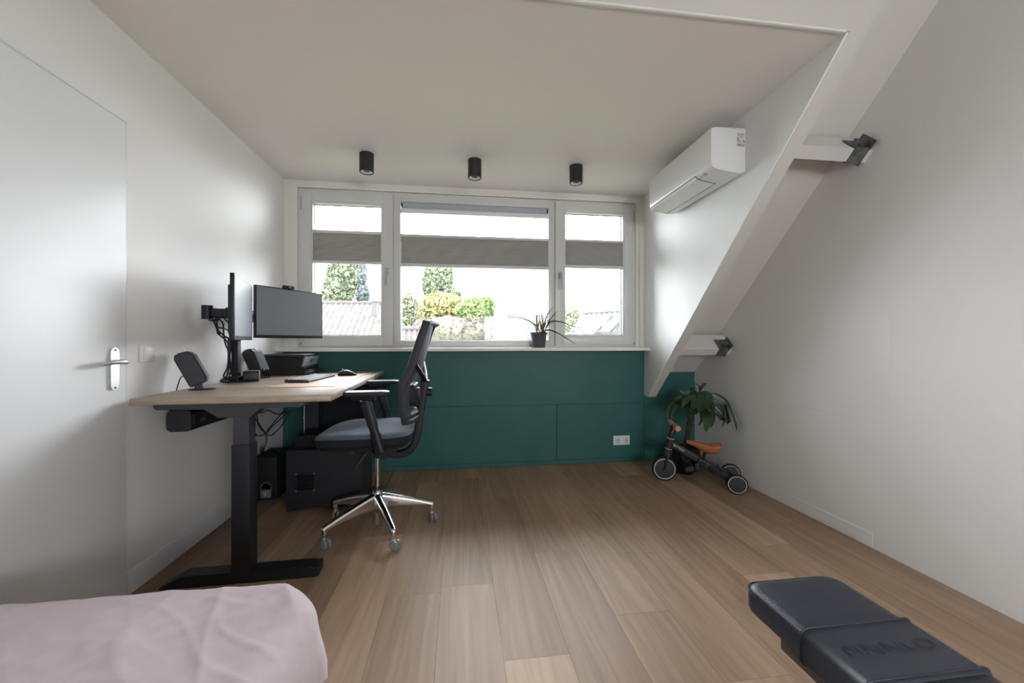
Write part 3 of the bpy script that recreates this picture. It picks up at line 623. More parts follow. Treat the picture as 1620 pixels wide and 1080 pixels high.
# ---------------- office chair ----------------
ch = thing('office_chair', 'dark ergonomic office chair with mesh back and polished star base', 'chair', (-.475, 2.385, 0), 0)
b = B(); b.lathe([(.022, .02), (.024, .03), (.024, .13), (.030, .135), (.034, .15), (.034, .19), (.028, .20), (.028, .222), (.024, .224)], 28); obj('hub', b, M_chrome, ch)
b = B(); b.lathe([(.0295, .218), (.0305, .224), (.0275, .232), (.014, .232)], 28, cap=False); obj('collar', b, M_black, ch)
b = B(); b.cyl((0, 0, .22), (0, 0, .45), .0135, n=24); obj('gas_lift', b, M_chrome, ch)
def caster_mesh():
    b = B()
    for s in (-1, 1): b.lathe([(.004, 0), (.022, 0), (.026, .003), (.026, .012), (.020, .015), (.008, .015)], 26, Matrix.Translation((.012, s*.004, .026)) @ Matrix.Rotation(-s*PI/2, 4, 'X'))
    return b
for k in range(5):
    a = math.radians(8+72*k); ca, sa = math.cos(a), math.sin(a)
    R = []
    for i in range(9):
        s = i/8; r = .020+s*.295; zt = .200-.088*s+.004*math.sin(PI*s); hgt = .072*(1-s)**1.3+.030; hw = .024*(1-s)+.0150*s
        ring = []
        for p in rr(hw, hgt/2, min(hw, hgt/2)*.8, 3): ring.append(Vector((r*ca-p[0]*sa, r*sa+p[0]*ca, zt-hgt/2+p[1])))
        R.append(ring)
    b = B(); b.rings(R); ex, ey = .310*ca, .310*sa
    b.lathe([(.004, .060), (.0125, .060), (.0145, .068), (.0145, .100), (.010, .109), (.002, .111)], 20, Matrix.Translation((ex, ey, 0)))
    lg = obj('leg', b, M_chrome, ch, sharp=50)
    ang = (math.radians((-62, 200, 110, -40, -25)[k]))
    b = caster_mesh(); bmesh.ops.transform(b.bm, matrix=Matrix.Translation((ex, ey, 0)) @ Matrix.Rotation(ang, 4, 'Z'), verts=b.bm.verts); cs = obj('caster', b, M_clear, lg)
    b = B(); b.tube([(-.004, 0, .060), (-.006, 0, .045), (.012, 0, .026)], [.010, .009, .0035], 10); b.lathe([(.0, .058), (.012, .056), (.013, .050), (.002, .048)], 16); b.cyl((.012, -.018, .026), (.012, .018, .026), .004, n=10)
    bmesh.ops.transform(b.bm, matrix=Matrix.Translation((ex, ey, 0)) @ Matrix.Rotation(ang, 4, 'Z'), verts=b.bm.verts); obj('caster_hood', b, M_steel, cs)
# seat
def seat_ring(z, k, front=0):
    out = []; n = 56
    for i in range(n):
        t_ = 2*PI*i/n; cx, sy = math.cos(t_), math.sin(t_)
        e = 2/4.2
        x = -.045+.258*math.copysign(abs(cx)**e, cx); y = .248*math.copysign(abs(sy)**e, sy)*(1-.06*(x < -.1)*((-.1-x)/.2))
        dz = -.018*max(0, (-.16-x)/.14)**2
        out.append(Vector(((x+.045)*k-.045, y*k, z+dz)))
    return out
b = B(); b.rings([seat_ring(.517, .90), seat_ring(.521, .965), seat_ring(.535, 1.0), seat_ring(.560, 1.0), seat_ring(.564, .97)]); obj('seat_side', b, M_fab_side, ch, sharp=60)
b = B(); b.rings([seat_ring(.559, .99), seat_ring(.562, 1.0035), seat_ring(.570, .99), seat_ring(.579, .962), seat_ring(.586, .90), seat_ring(.589, .82), seat_ring(.588, .6), seat_ring(.585, .3)]); obj('seat', b, M_fab_grey, ch, sharp=60)
b = B(); b.torus(1, .0025, 56, 6)
for v in b.bm.verts: pass
b.bm.clear(); b.tube(seat_ring(.562, 1.004), .0022, 6, closed=True); obj('seat_piping', b, M_fab_side, ch)
b = B(); b.rings([seat_ring(.500, .86), seat_ring(.503, .93), seat_ring(.516, .96), seat_ring(.519, .95)]); obj('seat_pan', b, M_black, ch)
b = B(); b.prism([(-.22, .50), (-.21, .485), (-.10, .47), (-.06, .43), (.05, .405), (.10, .42), (.13, .47), (.14, .50)], 1, -.075, .075); bmesh.ops.bevel(b.bm, geom=b.bm.edges[:], offset=.006, segments=2, affect='EDGES')
b.bb(-.17, .10, -.20, .20, .488, .503, .004); mech = obj('tilt_mechanism', b, M_black, ch)
b = B(); b.cyl((-.02, -.07, .475), (-.02, -.15, .47), .009, n=12); b.tube([(-.02, -.13, .475), (-.045, -.155, .45), (-.075, -.165, .405), (-.105, -.17, .375)], [.013, .016, .014, .004], 12, flat=.7); obj('lever', b, M_dark, mech)
for xx in (-.12, .045): b = B(); b.lathe([(.0, .0), (.011, .0), (.011, .004), (.006, .005)], 14, Matrix.Translation((xx, -.0755, .455)) @ Matrix.Rotation(PI/2, 4, 'X')); obj('bolt', b, M_grey_metal, mech)
# spine
b = B(); P = smooth_pts([(.02, 0, .435), (.09, 0, .418), (.150, 0, .420), (.200, 0, .455), (.228, 0, .53), (.240, 0, .62), (.254, 0, .72), (.266, 0, .80), (.272, 0, .845)], 5); R = []
for i, p in enumerate(P):
    t_ = (P[min(i+1, len(P)-1)]-P[max(i-1, 0)]).normalized(); nrm = Vector((t_.z, 0, -t_.x)); s = i/(len(P)-1); hw = .030-.006*s; th = .018+.006*s
    R.append([p+nrm*q[1]+Vector((0, q[0], 0)) for q in rr(hw, th, .008, 3)])
b.rings(R); obj('spine', b, M_desk_metal, ch, sharp=50)
# backrest frame
prof = [(.180, .640), (.166, .700), (.158, .760), (.157, .811), (.170, .860), (.208, .935), (.236, 1.022), (.262, 1.100), (.288, 1.172)]
SP = smooth_pts([(p[0], 0, p[1]) for p in prof], 3)
def bul(z): return .050
def bx(z):
    for i in range(len(SP)-1):
        if SP[i].z <= z <= SP[i+1].z: f = (z-SP[i].z)/(SP[i+1].z-SP[i].z); return SP[i].x*(1-f)+SP[i+1].x*f
    return SP[0].x if z < SP[0].z else SP[-1].x
HWB = .222
def back_pt(y, z, off=0): return Vector((bx(z)+.036*(1-(y/HWB)**2)+off, y, z))
loop = [back_pt(-HWB, p.z) for p in SP]
for k in range(1, 12): a = -HWB+2*HWB*k/12; loop.append(back_pt(a, 1.172+.006*(1-(a/HWB)**2)))
loop += [back_pt(HWB, p.z) for p in reversed(SP)]
for k in range(1, 12): a = HWB-2*HWB*k/12; loop.append(back_pt(a, .640))
b = B(); R = []
n = len(loop)
for i, p in enumerate(loop):
    t_ = (loop[(i+1) % n]-loop[i-1]).normalized(); dep = Vector((1, 0, 0)); dep = (dep-t_*dep.dot(t_)).normalized(); side = t_.cross(dep)
    top = p.z > 1.15
    R.append([p+dep*(q[1]+.010)+side*q[0] for q in rr(.013, .021, .006, 3)])
b.rings(R, False, True); obj('backrest_frame', b, M_dark, ch, sharp=50)
b = B(); gz = [.645+(1.172-.645)*i/24 for i in range(25)]; gy = [-HWB+.006+(2*HWB-.012)*k/14 for k in range(15)]
V = [[b.bm.verts.new(back_pt(y, z, -.004+.02*math.sin(PI*(z-.64)/.53))) for y in gy] for z in gz]
for i in range(24):
    for k in range(14): b.bm.faces.new((V[i][k], V[i][k+1], V[i+1][k+1], V[i+1][k]))
obj('backrest_mesh', b, M_net, ch, sharp=80)
for s in (-1, 1):
    b = B(); b.tube([(.270, s*.010, .838), (.262, s*.09, .880), (.240, s*.205, .945)], [.017, .015, .012], 10, flat=.75); obj('back_bracket', b, M_desk_metal, ch)
b = B(); b.rings([[Vector((x, p[0]*s, .765+p[1]*s)) for p in rr(.105, .062, .03)] for x, s in ((.188, .9), (.194, 1), (.214, 1), (.224, .93))]); obj('lumbar_pad', b, M_black, ch)
b = B(); b.bb(.215, .248, -.03, .03, .735, .80, .006); b.cyl((.285, -.01, .775), (.312, -.01, .775), .024, n=22); obj('lumbar_knob', b, M_black, ch)
b = B(); b.tube([(.165, -.19, .668), (.19, -.10, .662), (.235, 0, .668), (.19, .10, .662), (.165, .19, .668)], .012, 10); obj('lower_brace', b, M_silver, ch)
# armrests
for s, dx in ((-1, .0), (1, -.038)):
    yy = s*.285
    arm_o = None
    b = B(); b.rings([[Vector((dx+q[0], yy+q[1], z)) for q in [(p[0]*k+0.0, p[1]*k) for p in rr(.118, .042, .034)]] for z, k in ((.797, .90), (.799, .96), (.804, 1.0), (.810, 1.0), (.815, .985), (.818, .93))]); arm_o = obj('armrest_pad', b, M_dark, ch)
    b = B(); b.rings([[Vector((dx-.005+p[0], yy+p[1], z)) for p in rr(.070*k, .026*k, .018)] for z, k in ((.772, .8), (.777, .95), (.798, 1))]); obj('pad_slider', b, M_black, arm_o)
    def post(z0, z1, r0, r1):
        def c(z): q = (z-.52)/(.775-.52); return Vector((.065*(1-q)-.005*q+dx, yy-s*.010, z))
        return [c(z0), c((z0+z1)/2), c(z1)], [r0, (r0+r1)/2, r1]
    b = B(); P, Rr = post(.505, .600, .034, .032); b.tube(P, Rr, 18, flat=.75); lo = obj('armrest_sleeve', b, M_black, ch)
    b = B(); P, Rr = post(.598, .640, .0285, .028); b.tube(P, Rr, 18, flat=.75); obj('armrest_slide', b, M_black, lo)
    b = B(); P, Rr = post(.635, .772, .0315, .034); b.tube(P, Rr, 18, flat=.75); up = obj('armrest_post', b, M_dark, ch)
    b = B(); b.box((.0+dx, yy+s*.028, .745), (.03, .006, .012), None, .003); obj('height_button', b, M_black, up)
    b = B(); b.tube(smooth_pts([(.0, s*.10, .492), (.03, s*.20, .490), (.06+dx, s*.268, .497), (.066+dx, yy-s*.01, .53)], 4), .020, 12, flat=.6); obj('armrest_bracket', b, M_black, lo)
# ---------------- tricycle ----------------
tr = thing('toddler_tricycle', 'dark toddler tricycle with terracotta seat and coral grips by the potted plant', 'tricycle', (1.985, 2.68, 0), math.radians(153))
def wheel(r, wd, name, M, hubdome=.004):
    RX = M @ Matrix.Rotation(PI/2, 4, 'X')
    b = B(); b.lathe([(r*.80, -wd/2), (r*.93, -wd/2), (r*.985, -wd*.33), (r, -wd*.12), (r, wd*.12), (r*.985, wd*.33), (r*.93, wd/2), (r*.80, wd/2)], 48, RX, cap=False); ty = obj(name, b, M_tyre, tr)
    b = B(); b.lathe([(.001, -wd*.40-hubdome), (r*.45, -wd*.40-hubdome*.8), (r*.80, -wd*.44), (r*.82, 0), (r*.80, wd*.44), (r*.45, wd*.40+hubdome*.8), (.001, wd*.40+hubdome)], 40, RX); obj('wheel_disc', b, M_hub, ty)
    b = B()
    for s in (-1, 1): b.lathe([(r*.80, s*wd*.44), (r*.805, s*(wd*.5+.0016)), (r*.845, s*(wd*.5+.0016)), (r*.85, s*wd*.44)], 48, RX, cap=False)
    obj('rim_ring', b, M_white, ty); return ty
st = math.radians(11)
MF = Matrix.Translation((.475, 0, .092)) @ Matrix.Rotation(st, 4, 'Z')
wheel(.092, .034, 'front_wheel', MF)
for s in (1, -1): wheel(.069, .030, 'rear_wheel', Matrix.Translation((0, s*.13, .069)))
ax = (Vector((.407, 0, .43))-Vector((.475, 0, .092))).normalized()
c_, s_ = math.cos(st), math.sin(st)
def sl(y): return Vector((-s_*y, c_*y, 0))
b = B()
for s in (1, -1):
    b.tube([Vector((.475, 0, .092))+sl(s*.024), Vector((.470, 0, .118))+sl(s*.026), Vector((.452, 0, .205))+sl(s*.026), Vector((.447, 0, .228))+sl(s*.012)], [.011, .012, .013, .013], 12, flat=.75)
    b.cyl(Vector((.475, 0, .092))+sl(s*.022), Vector((.475, 0, .092))+sl(s*.040), .010, n=14)
b.tube([Vector((.4545, 0, .195)), Vector((.446, 0, .237))], .030, 20); fk = obj('fork', b, M_dark, tr)
hp0 = Vector((.475, 0, .092))
b = B(); b.tube([hp0+ax*.140, hp0+ax*.235], [.023, .023], 22); b.tube([hp0+ax*.225, hp0+ax*.31], [.019, .017], 18); b.box(hp0+ax*.315, (.036, .040, .045), (0, math.radians(-11), st), .008); obj('steering_head', b, M_dark, tr)
for q in (.158, .240):
    rt = ax.to_track_quat('Z', 'Y').to_matrix().to_4x4(); b = B(); b.torus(.024, .0045, 28, 8, Matrix.Translation(hp0+ax*q) @ rt); obj('coral_ring', b, M_pink, tr)
b = B(); hc = Vector((.407, 0, .430)); b.tube([hc+sl(-.13), hc+sl(.13)], .011, 16); hb = obj('handlebar', b, M_grey_metal, tr)
for s in (-1, 1):
    b = B(); b.tube([hc+sl(s*q) for q in (.022, .026, .06, .11, .128, .131)], [.013, .0165, .0170, .0185, .021, .018], 20); obj('handle_grip', b, M_pink, tr)
b = B(); b.tube([hc+Vector((-.012, .022, .0)), hc+Vector((.002, .030, -.03)), hc+Vector((.014, .030, -.052)), hc+Vector((.004, .028, -.03)), hc+Vector((-.006, .024, -.005))], .0028, 8); obj('safety_loop', b, M_pink, tr)
# frame
def bar(b, p, q, h, w_, bev=.006):
    p, q = Vector(p), Vector(q); d = q-p; a = math.atan2(d.y, d.x); e = -math.asin(d.z/d.length)
    b.box((p+q)/2, (d.length, w_, h), (0, e, a), bev, 3)
b = B(); bar(b, (.445, 0, .300), (.20, 0, .165), .048, .036, .010); mt_ = obj('main_tube', b, M_hub, tr, sharp=45)
b = B(); bar(b, (.245, 0, .180), (.135, 0, .125), .056, .060, .010); b.cyl((.20, -.034, .155), (.20, .034, .155), .010, n=14); b.cyl((.17, -.034, .14), (.17, .034, .14), .007, n=14); obj('frame_joint', b, M_black, tr, sharp=45)
for s in (1, -1):
    b = B(); bar(b, (.165, s*.028, .140), (.015, s*.100, .078), .036, .022, .006); b.cyl((0, s*.095, .069), (0, s*.136, .069), .012, n=16)
    b.box((.10, s*.064, .128), (.03, .018, .012), (0, .4, -s*.45), .003); obj('rear_fork', b, M_dark, tr, sharp=45)
b = B(); b.cyl((0, -.10, .069), (0, .10, .069), .007, n=12); obj('rear_axle', b, M_grey_metal, tr)
b = B(); b.tube([(.205, 0, .175), (.185, 0, .262)], [.014, .012], 14, flat=.8); b.box((.18, 0, .258), (.10, .05, .008), (0, -.12, 0), .003); obj('seat_post', b, M_black, tr)
# saddle: loft along x
b = B(); R = []
for i, (x, zt, th, hw) in enumerate(((.318, .322, .010, .006), (.312, .324, .020, .014), (.285, .322, .028, .022), (.24, .315, .042, .030), (.195, .309, .058, .045), (.155, .309, .068, .060), (.12, .313, .062, .068), (.096, .317, .044, .064), (.083, .317, .026, .050), (.079, .312, .012, .030))):
    ring = []
    for k in range(20):
        a = 2*PI*k/20; y = hw*math.copysign(abs(math.cos(a))**.75, math.cos(a)); zz = math.sin(a)
        z = zt-.006*(abs(y)/.06)**2+ (0 if zz > 0 else th*(abs(zz)**.8)*-1) - (0.006*(1-zz) if zz > 0 else .006)
        ring.append(Vector((x, y, z)))
    R.append(ring)
b.rings(R); obj('saddle', b, M_orange, tr, sharp=70)
b = B(); b.rings([[Vector((.300+p[0]*s, y, .128+p[1]*s)) for p in rr(.034, .018, .0175)] for y, s in ((.055, .85), (.060, 1), (.080, 1), (.085, .9))]); bmesh.ops.rotate(b.bm, verts=b.bm.verts, cent=(.3, .07, .128), matrix=Matrix.Rotation(math.radians(18), 3, 'Y')); b.cyl((.288, .085, .125), (.288, .088, .125), .005, n=10)
pd = obj('pedal', b, M_dark, tr)
b = B(); b.bb(.235, .262, .020, .040, .095, .165, .005); b.box((.262, .05, .100), (.05, .03, .010), (0, .35, 0), .003); obj('pedal_bracket', b, M_black, tr)
b = text_mesh('BETTSON', .020, .0004, 1.0)
ang = math.atan2(.300-.165, .445-.20)
Mt = Matrix.Translation((.372, .0186, .262)) @ Matrix(((-math.cos(ang), -math.sin(ang)*1, 0, 0), (0, 0, 1, 0), (-math.sin(ang), math.cos(ang), 0, 0), (0, 0, 0, 1)))
bmesh.ops.transform(b.bm, matrix=Mt, verts=b.bm.verts); o = obj('lettering', b, M_white, mt_, shade=False)
# ---------------- potted dracaena ----------------
t = thing('potted_dracaena', 'dracaena with drooping dark green leaves in a round black pot, behind the tricycle', 'potted plant', (1.83, 3.06, 0))
b = B(); b.lathe([(.075, .0), (.105, .03), (.122, .08), (.126, .13), (.118, .18), (.105, .205), (.100, .205), (.100, .185), (.002, .185)], 40); obj('pot', b, mat('glazed_black_pot', (.012, .010, .012), .25), t)
b = B(); b.lathe([(.100, .186), (.05, .194), (.002, .198)], 24); obj('soil', b, M_soil, t)
inv = t.matrix_basis.inverted() if False else Matrix.Translation((-1.83, -3.06, 0))
b = B(); P = smooth_pts([Vector((1.825, 3.06, .19)), at(1087, 692, 3.22), at(1090, 674, 3.20), at(1095.5, 652, 3.17), at(1103, 634, 3.15), at(1105.5, 624, 3.15)], 5); n = len(P)
b.tube([inv @ p for p in P], [.012+.009*math.sin(PI*min(1, .2+i/n*.75))+(.002 if i % 2 else 0) for i in range(n)], 14); obj('trunk', b, M_trunk, t)
def leafmesh(b, pts, wmax, prof=None, k=5, fold=.22, nrm=None):
    P = smooth_pts(pts, k); n = len(P); rows = []
    for i, p in enumerate(P):
        s = i/(n-1); t_ = (P[min(i+1, n-1)]-P[max(i-1, 0)]).normalized()
        side = t_.cross(nrm if nrm is not None else Vector((0, 0, 1)))
        if side.length < .05: side = Vector((1, 0, 0))
        side.normalize(); up = side.cross(t_)
        wv = wmax*(prof(s) if prof else math.sin(PI*min(1, s*.93+.05))**.7)
        rows.append([b.bm.verts.new(p+side*wv*q+up*abs(q)*wv*fold) for q in (-1, -.5, 0, .5, 1)])
    for i in range(n-1):
        for q in range(4): b.bm.faces.new((rows[i][q], rows[i][q+1], rows[i+1][q+1], rows[i+1][q]))
camdir = Vector((-.45, -.85, .25)).normalized()
LV = [  # pixels traced, start depth, end depth, half-width
 ([(1114.8, 622.7), (1128.7, 622), (1138.9, 626), (1149, 634), (1153.7, 646), (1159, 663), (1164.5, 682.4)], 3.10, 2.95, .020, lambda s: .12+.9*s**1.2 if s < .93 else .9*(1-s)/.07+.05),
 ([(1105.5, 620), (1109, 628), (1115, 639), (1120, 647)], 3.10, 2.96, .030, None),
 ([(1111, 641), (1116, 652), (1117.7, 664), (1116.7, 683)], 3.08, 2.97, .030, None),
 ([(1121, 640), (1127, 652), (1127, 663), (1124, 676)], 3.10, 3.0, .020, None),
 ([(1118, 628), (1135, 632), (1148, 643.5), (1152.8, 656), (1150, 671)], 3.10, 3.0, .026, lambda s: .12+.9*s if s < .85 else 6*(1-s)+.05),
 ([(1122, 635), (1135, 640), (1142.6, 649), (1146, 660)], 3.12, 3.05, .018, None),
 ([(1124, 642), (1133, 652), (1141.5, 660), (1152, 669)], 3.12, 3.06, .017, None),
 ([(1133, 653), (1138, 660), (1141, 665)], 3.06, 3.02, .010, None),
 ([(1147, 660), (1145, 668), (1142.5, 676)], 3.04, 3.0, .006, None),
 ([(1090, 642), (1082, 641.5), (1073, 640.5), (1066, 648), (1063, 662)], 3.14, 3.06, .018, None),
 ([(1096, 640), (1088, 632), (1080.6, 627), (1068, 630.5)], 3.16, 3.14, .018, None),
 ([(1090, 642), (1078, 637), (1068.5, 638.5), (1060, 647), (1056.5, 661)], 3.18, 3.12, .020, None),
 ([(1107.4, 618.5), (1110, 612), (1114, 608), (1118, 606.5)], 3.15, 3.12, .012, None),
 ([(1106, 622), (1105, 615), (1101, 610), (1097.5, 607.5)], 3.16, 3.18, .020, None),
 ([(1101, 637), (1095, 640), (1091, 645), (1089, 654)], 3.10, 3.03, .022, None),
 ([(1103, 639), (1097, 646), (1093, 657)], 3.08, 3.02, .020, None),
 ([(1106, 643), (1103, 648), (1101, 655)], 3.06, 3.02, .018, None),
 ([(1107, 645), (1109, 655.5), (1109.5, 666), (1104.6, 672.5)], 3.12, 3.10, .009, None),
 ([(1100, 634), (1096, 626), (1094.4, 617.5)], 3.16, 3.2, .014, None),
 ([(1098, 634), (1090, 626), (1082, 622), (1075, 616)], 3.2, 3.22, .014, None),
 ([(1104, 634), (1108, 641), (1111, 650)], 3.04, 2.98, .022, None),
 ([(1110, 630), (1120, 633), (1126, 642), (1128, 651)], 3.08, 2.98, .022, None),
 ([(1100, 640), (1092, 650), (1086, 660)], 3.14, 3.10, .016, None),
 ([(1104, 628), (1112, 622), (1122, 624), (1130, 634)], 3.14, 3.04, .018, None), ([(1102, 630), (1098, 636), (1097, 648)], 3.06, 2.98, .024, None), ([(1106, 632), (1106, 640), (1107, 652)], 3.03, 2.96, .024, None),
 ([(1108, 626), (1116, 630), (1121, 637), (1122, 646)], 3.06, 3.0, .022, None), ([(1102, 626), (1092, 628), (1084, 634), (1079, 645)], 3.1, 3.04, .020, None), ([(1104, 640), (1112, 648), (1118, 660)], 3.12, 3.1, .018, None),
 ([(1100, 628), (1090, 622), (1080, 625), (1072, 632)], 3.2, 3.24, .018, None), ([(1103, 625), (1098, 618), (1092, 613)], 3.2, 3.24, .014, None)]
for L, d0, d1, wd, pf in LV:
    b = B(); n = len(L); pts = [inv @ at(u, v, d0+(d1-d0)*i/(n-1)) for i, (u, v) in enumerate(L)]
    leafmesh(b, pts, wd, pf, 6, .18, camdir); o = obj('leaf', b, M_leaf, t, sharp=80)
# ---------------- small plant on the sill ----------------
t = thing('spider_plant', 'thin-leaved houseplant in a small mauve-grey pot on the window sill', 'potted plant', (.664, 3.335, 1.018))
b = B(); b.lathe([(.052, 0), (.054, .002), (.069, .112), (.073, .113), (.074, .130), (.070, .130), (.066, .112), (.002, .110)], 40); obj('pot', b, M_pot, t)
b = B(); b.lathe([(.066, .111), (.002, .116)], 20); obj('soil', b, M_soil, t)
inv2 = Matrix.Translation((-.664, -3.335, -1.018))
def spx(L): return [(780+a/10.125, 460+c/10.125) for a, c in L]
SPL = [([(700, 650), (695, 520), (690, 350), (680, 170)], M_leaf3, .0045), ([(705, 650), (705, 450), (715, 300), (716, 190)], M_leaf3, .005), ([(780, 640), (790, 480), (760, 300), (728, 150)], M_leaf2, .005),
       ([(770, 640), (750, 480), (725, 350), (715, 300)], M_leaf2, .004), ([(790, 650), (800, 500), (802, 380)], M_leaf3, .005), ([(720, 570), (745, 480), (790, 370), (822, 290)], M_leaf2, .004),
       ([(755, 635), (690, 560), (590, 490), (480, 440), (380, 425), (130, 420)], M_leaf, .006), ([(690, 600), (660, 550), (600, 500), (450, 430), (370, 390)], M_leaf2, .0035),
       ([(800, 640), (830, 500), (880, 370), (960, 255)], M_leaf, .0065), ([(820, 630), (890, 500), (960, 400), (1030, 320)], M_leaf, .0055), ([(800, 600), (850, 510), (900, 465), (930, 460)], M_leaf2, .004),
       ([(850, 540), (910, 500), (1010, 485), (1150, 515), (1280, 570), (1400, 595)], M_leaf, .0065), ([(800, 640), (860, 628), (950, 640), (1080, 700), (1200, 775), (1335, 855)], M_leaf, .007),
       ([(790, 640), (770, 540), (760, 480)], M_leaf, .006), ([(795, 640), (800, 560), (820, 500)], M_leaf2, .006), ([(860, 530), (900, 540), (960, 515)], M_leaf2, .004), ([(705, 640), (715, 560), (735, 500), (750, 470)], M_leaf2, .004)]
for i, (L, m_, wd) in enumerate(SPL):
    q = spx(L); n = len(q); b = B(); dep = [3.372, 3.36, 3.385, 3.40][i % 4]
    off = 0.12 if L[-1][0] > 1200 else .03
    pts = [inv2 @ at(u, v, dep-off*(k/(n-1))) for k, (u, v) in enumerate(q)]
    pts[0] = pts[0]-Vector((0, 0, .02)); leafmesh(b, pts, wd, lambda s: (1-s)**.6*.9+.1 if s > .1 else .8, 5, .5, Vector((0, -1, .1))); obj('leaf', b, m_, t, sharp=80)
# ---------------- bed ----------------
t = thing('bed', 'low bed whose covered mattress fills the near left corner', 'bed', (-.86, .05, 0))
b = B(); b.bb(-.48, .42, -1.05, 1.0, .10, .20, .01); obj('base', b, M_cream, t)
b = B(); b.bb(-.49, .43, -1.06, 1.03, .20, .335, .04, 4); obj('mattress', b, M_sheet, t)
for sx in (-.42, .38):
    for sy in (-.95, .83): b = B(); b.bb(sx-.03, sx+.03, sy-.03, sy+.03, 0, .10, .004); obj('leg', b, M_cream, t)
# duvet / cover as a draped grid
b = B(); NX, NY = 260, 330
xa, xb, ya, yb = -1.385, -.348, -1.02, 1.185
SX, SY = xb-xa, yb-ya
fn = noise.noise
V = []
def drape(u, v):
    """u,v: arc-length coordinates over the sheet, edges hang over x=xb and y=yb"""
    z = .425; x, y = u, v
    R_ = .075; RC = .10
    qx, qy = u-(xb-.075-RC), v-(yb-.075-RC)
    px_, py_ = max(0, qx), max(0, qy); hq = math.hypot(px_, py_)
    e = hq-RC
    if e > 0:
        dx, dy = px_/hq, py_/hq
        a = min(e/R_, PI/2); hr = R_*math.sin(a); drop = R_*(1-math.cos(a))+max(0, e-R_*PI/2)
        bx_, by_ = u-dx*e, v-dy*e
        hang = max(0, e-R_*PI/2)
        fl_ = .008*math.sin(14*(u-v)+1.0)*min(1, hang/.06)+.015*min(1, hang/.1)*(dx*dy*2+.3)
        x = bx_+dx*(hr+fl_); y = by_+dy*(hr+fl_); z = .425-drop
    pw = Vector((u*2.2, v*2.2, 0))
    z += .004*fn(pw)
    # soft creases running diagonally towards the corner
    q = (u*.80+v*.60)*9+1.6*fn(Vector((u*3, v*3, 4)))
    amp = .0040*(.4+.6*max(0, fn(Vector((u*2.5, v*2.5, 9)))+.5))*(1+.8*max(0, 1-abs(xb-u)/.35))*(1 if e <= 0 else max(0, 1-e/.08))
    r_ = abs(math.sin(q)); cz = amp*(1-r_)**2.2*2.0+.0016*fn(Vector((u*22, v*9, 2)))+.0022*fn(Vector((u*9+v*9, (v-u)*26, 7)))
    g1 = 1-abs(fn(Vector(((u*.8+v*.6)*6.5, (v*.8-u*.6)*1.7, 3)))); g2 = 1-abs(fn(Vector(((u*.55+v*.83)*15, (v*.55-u*.83)*4, 8))))
    fr_ = .25+.75*max(0, min(1, (u+1.0)/.7)); fe = 1 if e <= 0 else max(.15, 1-e/.1)
    z += cz+(g1**9*.0065*fr_+g2**8*.0045*fr_)*fe
    return Vector((x, y, z))
us = [xa+(SX+.165)*i/NX for i in range(NX+1)]; vs_ = [ya+(SY+.165)*j/NY for j in range(NY+1)]
for v in vs_: V.append([b.bm.verts.new(drape(u, v)) for u in us])
for j in range(NY):
    for i in range(NX): b.bm.faces.new((V[j][i], V[j][i+1], V[j+1][i+1], V[j+1][i]))
o = obj('bed_cover', b, M_sheet, sharp=180); tag(o, 'creased pale pink cotton cover draped over the bed, lower left', 'bed cover')
md = o.modifiers.new('thickness', 'SOLIDIFY'); md.thickness = .006; md.offset = -1
# ---------------- weight bench ----------------
t = thing('weight_bench', 'black padded exercise bench on the floor in the near right corner', 'exercise bench', (.855, .35, 0), 0)
def pad(x0, x1, y0, y1, z0, z1, r, ry=.03, cr=.05, n=8):
    b = B(); cx, cy = (x0+x1)/2, (y0+y1)/2; W, L = (x1-x0)/2, (y1-y0)/2; R = []
    for z, k in ((z0, r*.6), (z0+r*.3, r*.15), (z0+r*.8, 0), (z1-r, 0), (z1-r*.45, r*.18), (z1-r*.12, r*.5), (z1, r*1.1)):
        R.append([Vector((cx+p[0], cy+p[1], z)) for p in rr(W-k, L-k, max(.004, cr-k*.5), n)])
    b.rings(R); return b
b = pad(-.131, .131, -.55, .597, .385, .452, .020, cr=.036); pa = obj('pad', b, M_leather, t, sharp=60)
b = B(); ring = [Vector((p[0], .0235+p[1], .443)) for p in rr(.1295, .5725, .034, 8)]; b.tube(ring, .0022, 6, closed=True); obj('seam', b, M_leather, pa)
# sleeve
y0, y1 = .272, .418
def sec(k, y): 
    return [Vector((p[0], y, .4185+p[1])) for p in rr(.136-k, .039-k, .018, 6)]
b = B(); b.rings([sec(.004, y0-.002), sec(.0, y0+.002), sec(0, y0+.008), sec(.002, y0+.012), sec(.0012, y1-.012), sec(.0, y1-.008), sec(0, y1-.002), sec(.004, y1+.002)]); sv = obj('sleeve', b, M_weave, t, sharp=50)
for yq in (y1-.006, y0+.006): b = B(); b.tube(sec(-.0005, yq), .0022, 6, closed=True); obj('piping', b, M_leather, sv)
b = text_mesh('FINNLO', .036, .0004, 1.62, -.0010); bmesh.ops.transform(b.bm, matrix=Matrix.Translation((.0, .345, .4578)), verts=b.bm.verts); obj('lettering', b, M_leather, sv, shade=False)
b = B(); b.bb(-.045, .045, -.55, .50, .315, .384, .006); b.bb(-.105, -.098, .10, .50, .345, .385, .002); b.bb(.098, .105, .10, .50, .345, .385, .002); b.bb(-.1, .1, .40, .44, .36, .385, .003); obj('support_rail', b, M_grey_metal, t)
b = B(); b.bb(-.03, .03, .10, .17, .03, .33, .005); b.bb(-.22, .22, .10, .17, 0, .05, .006); obj('leg', b, M_grey_metal, t)
b = B(); b.bb(-.03, .03, -.48, -.41, .03, .33, .005); b.bb(-.22, .22, -.48, -.41, 0, .05, .006); obj('leg', b, M_grey_metal, t)
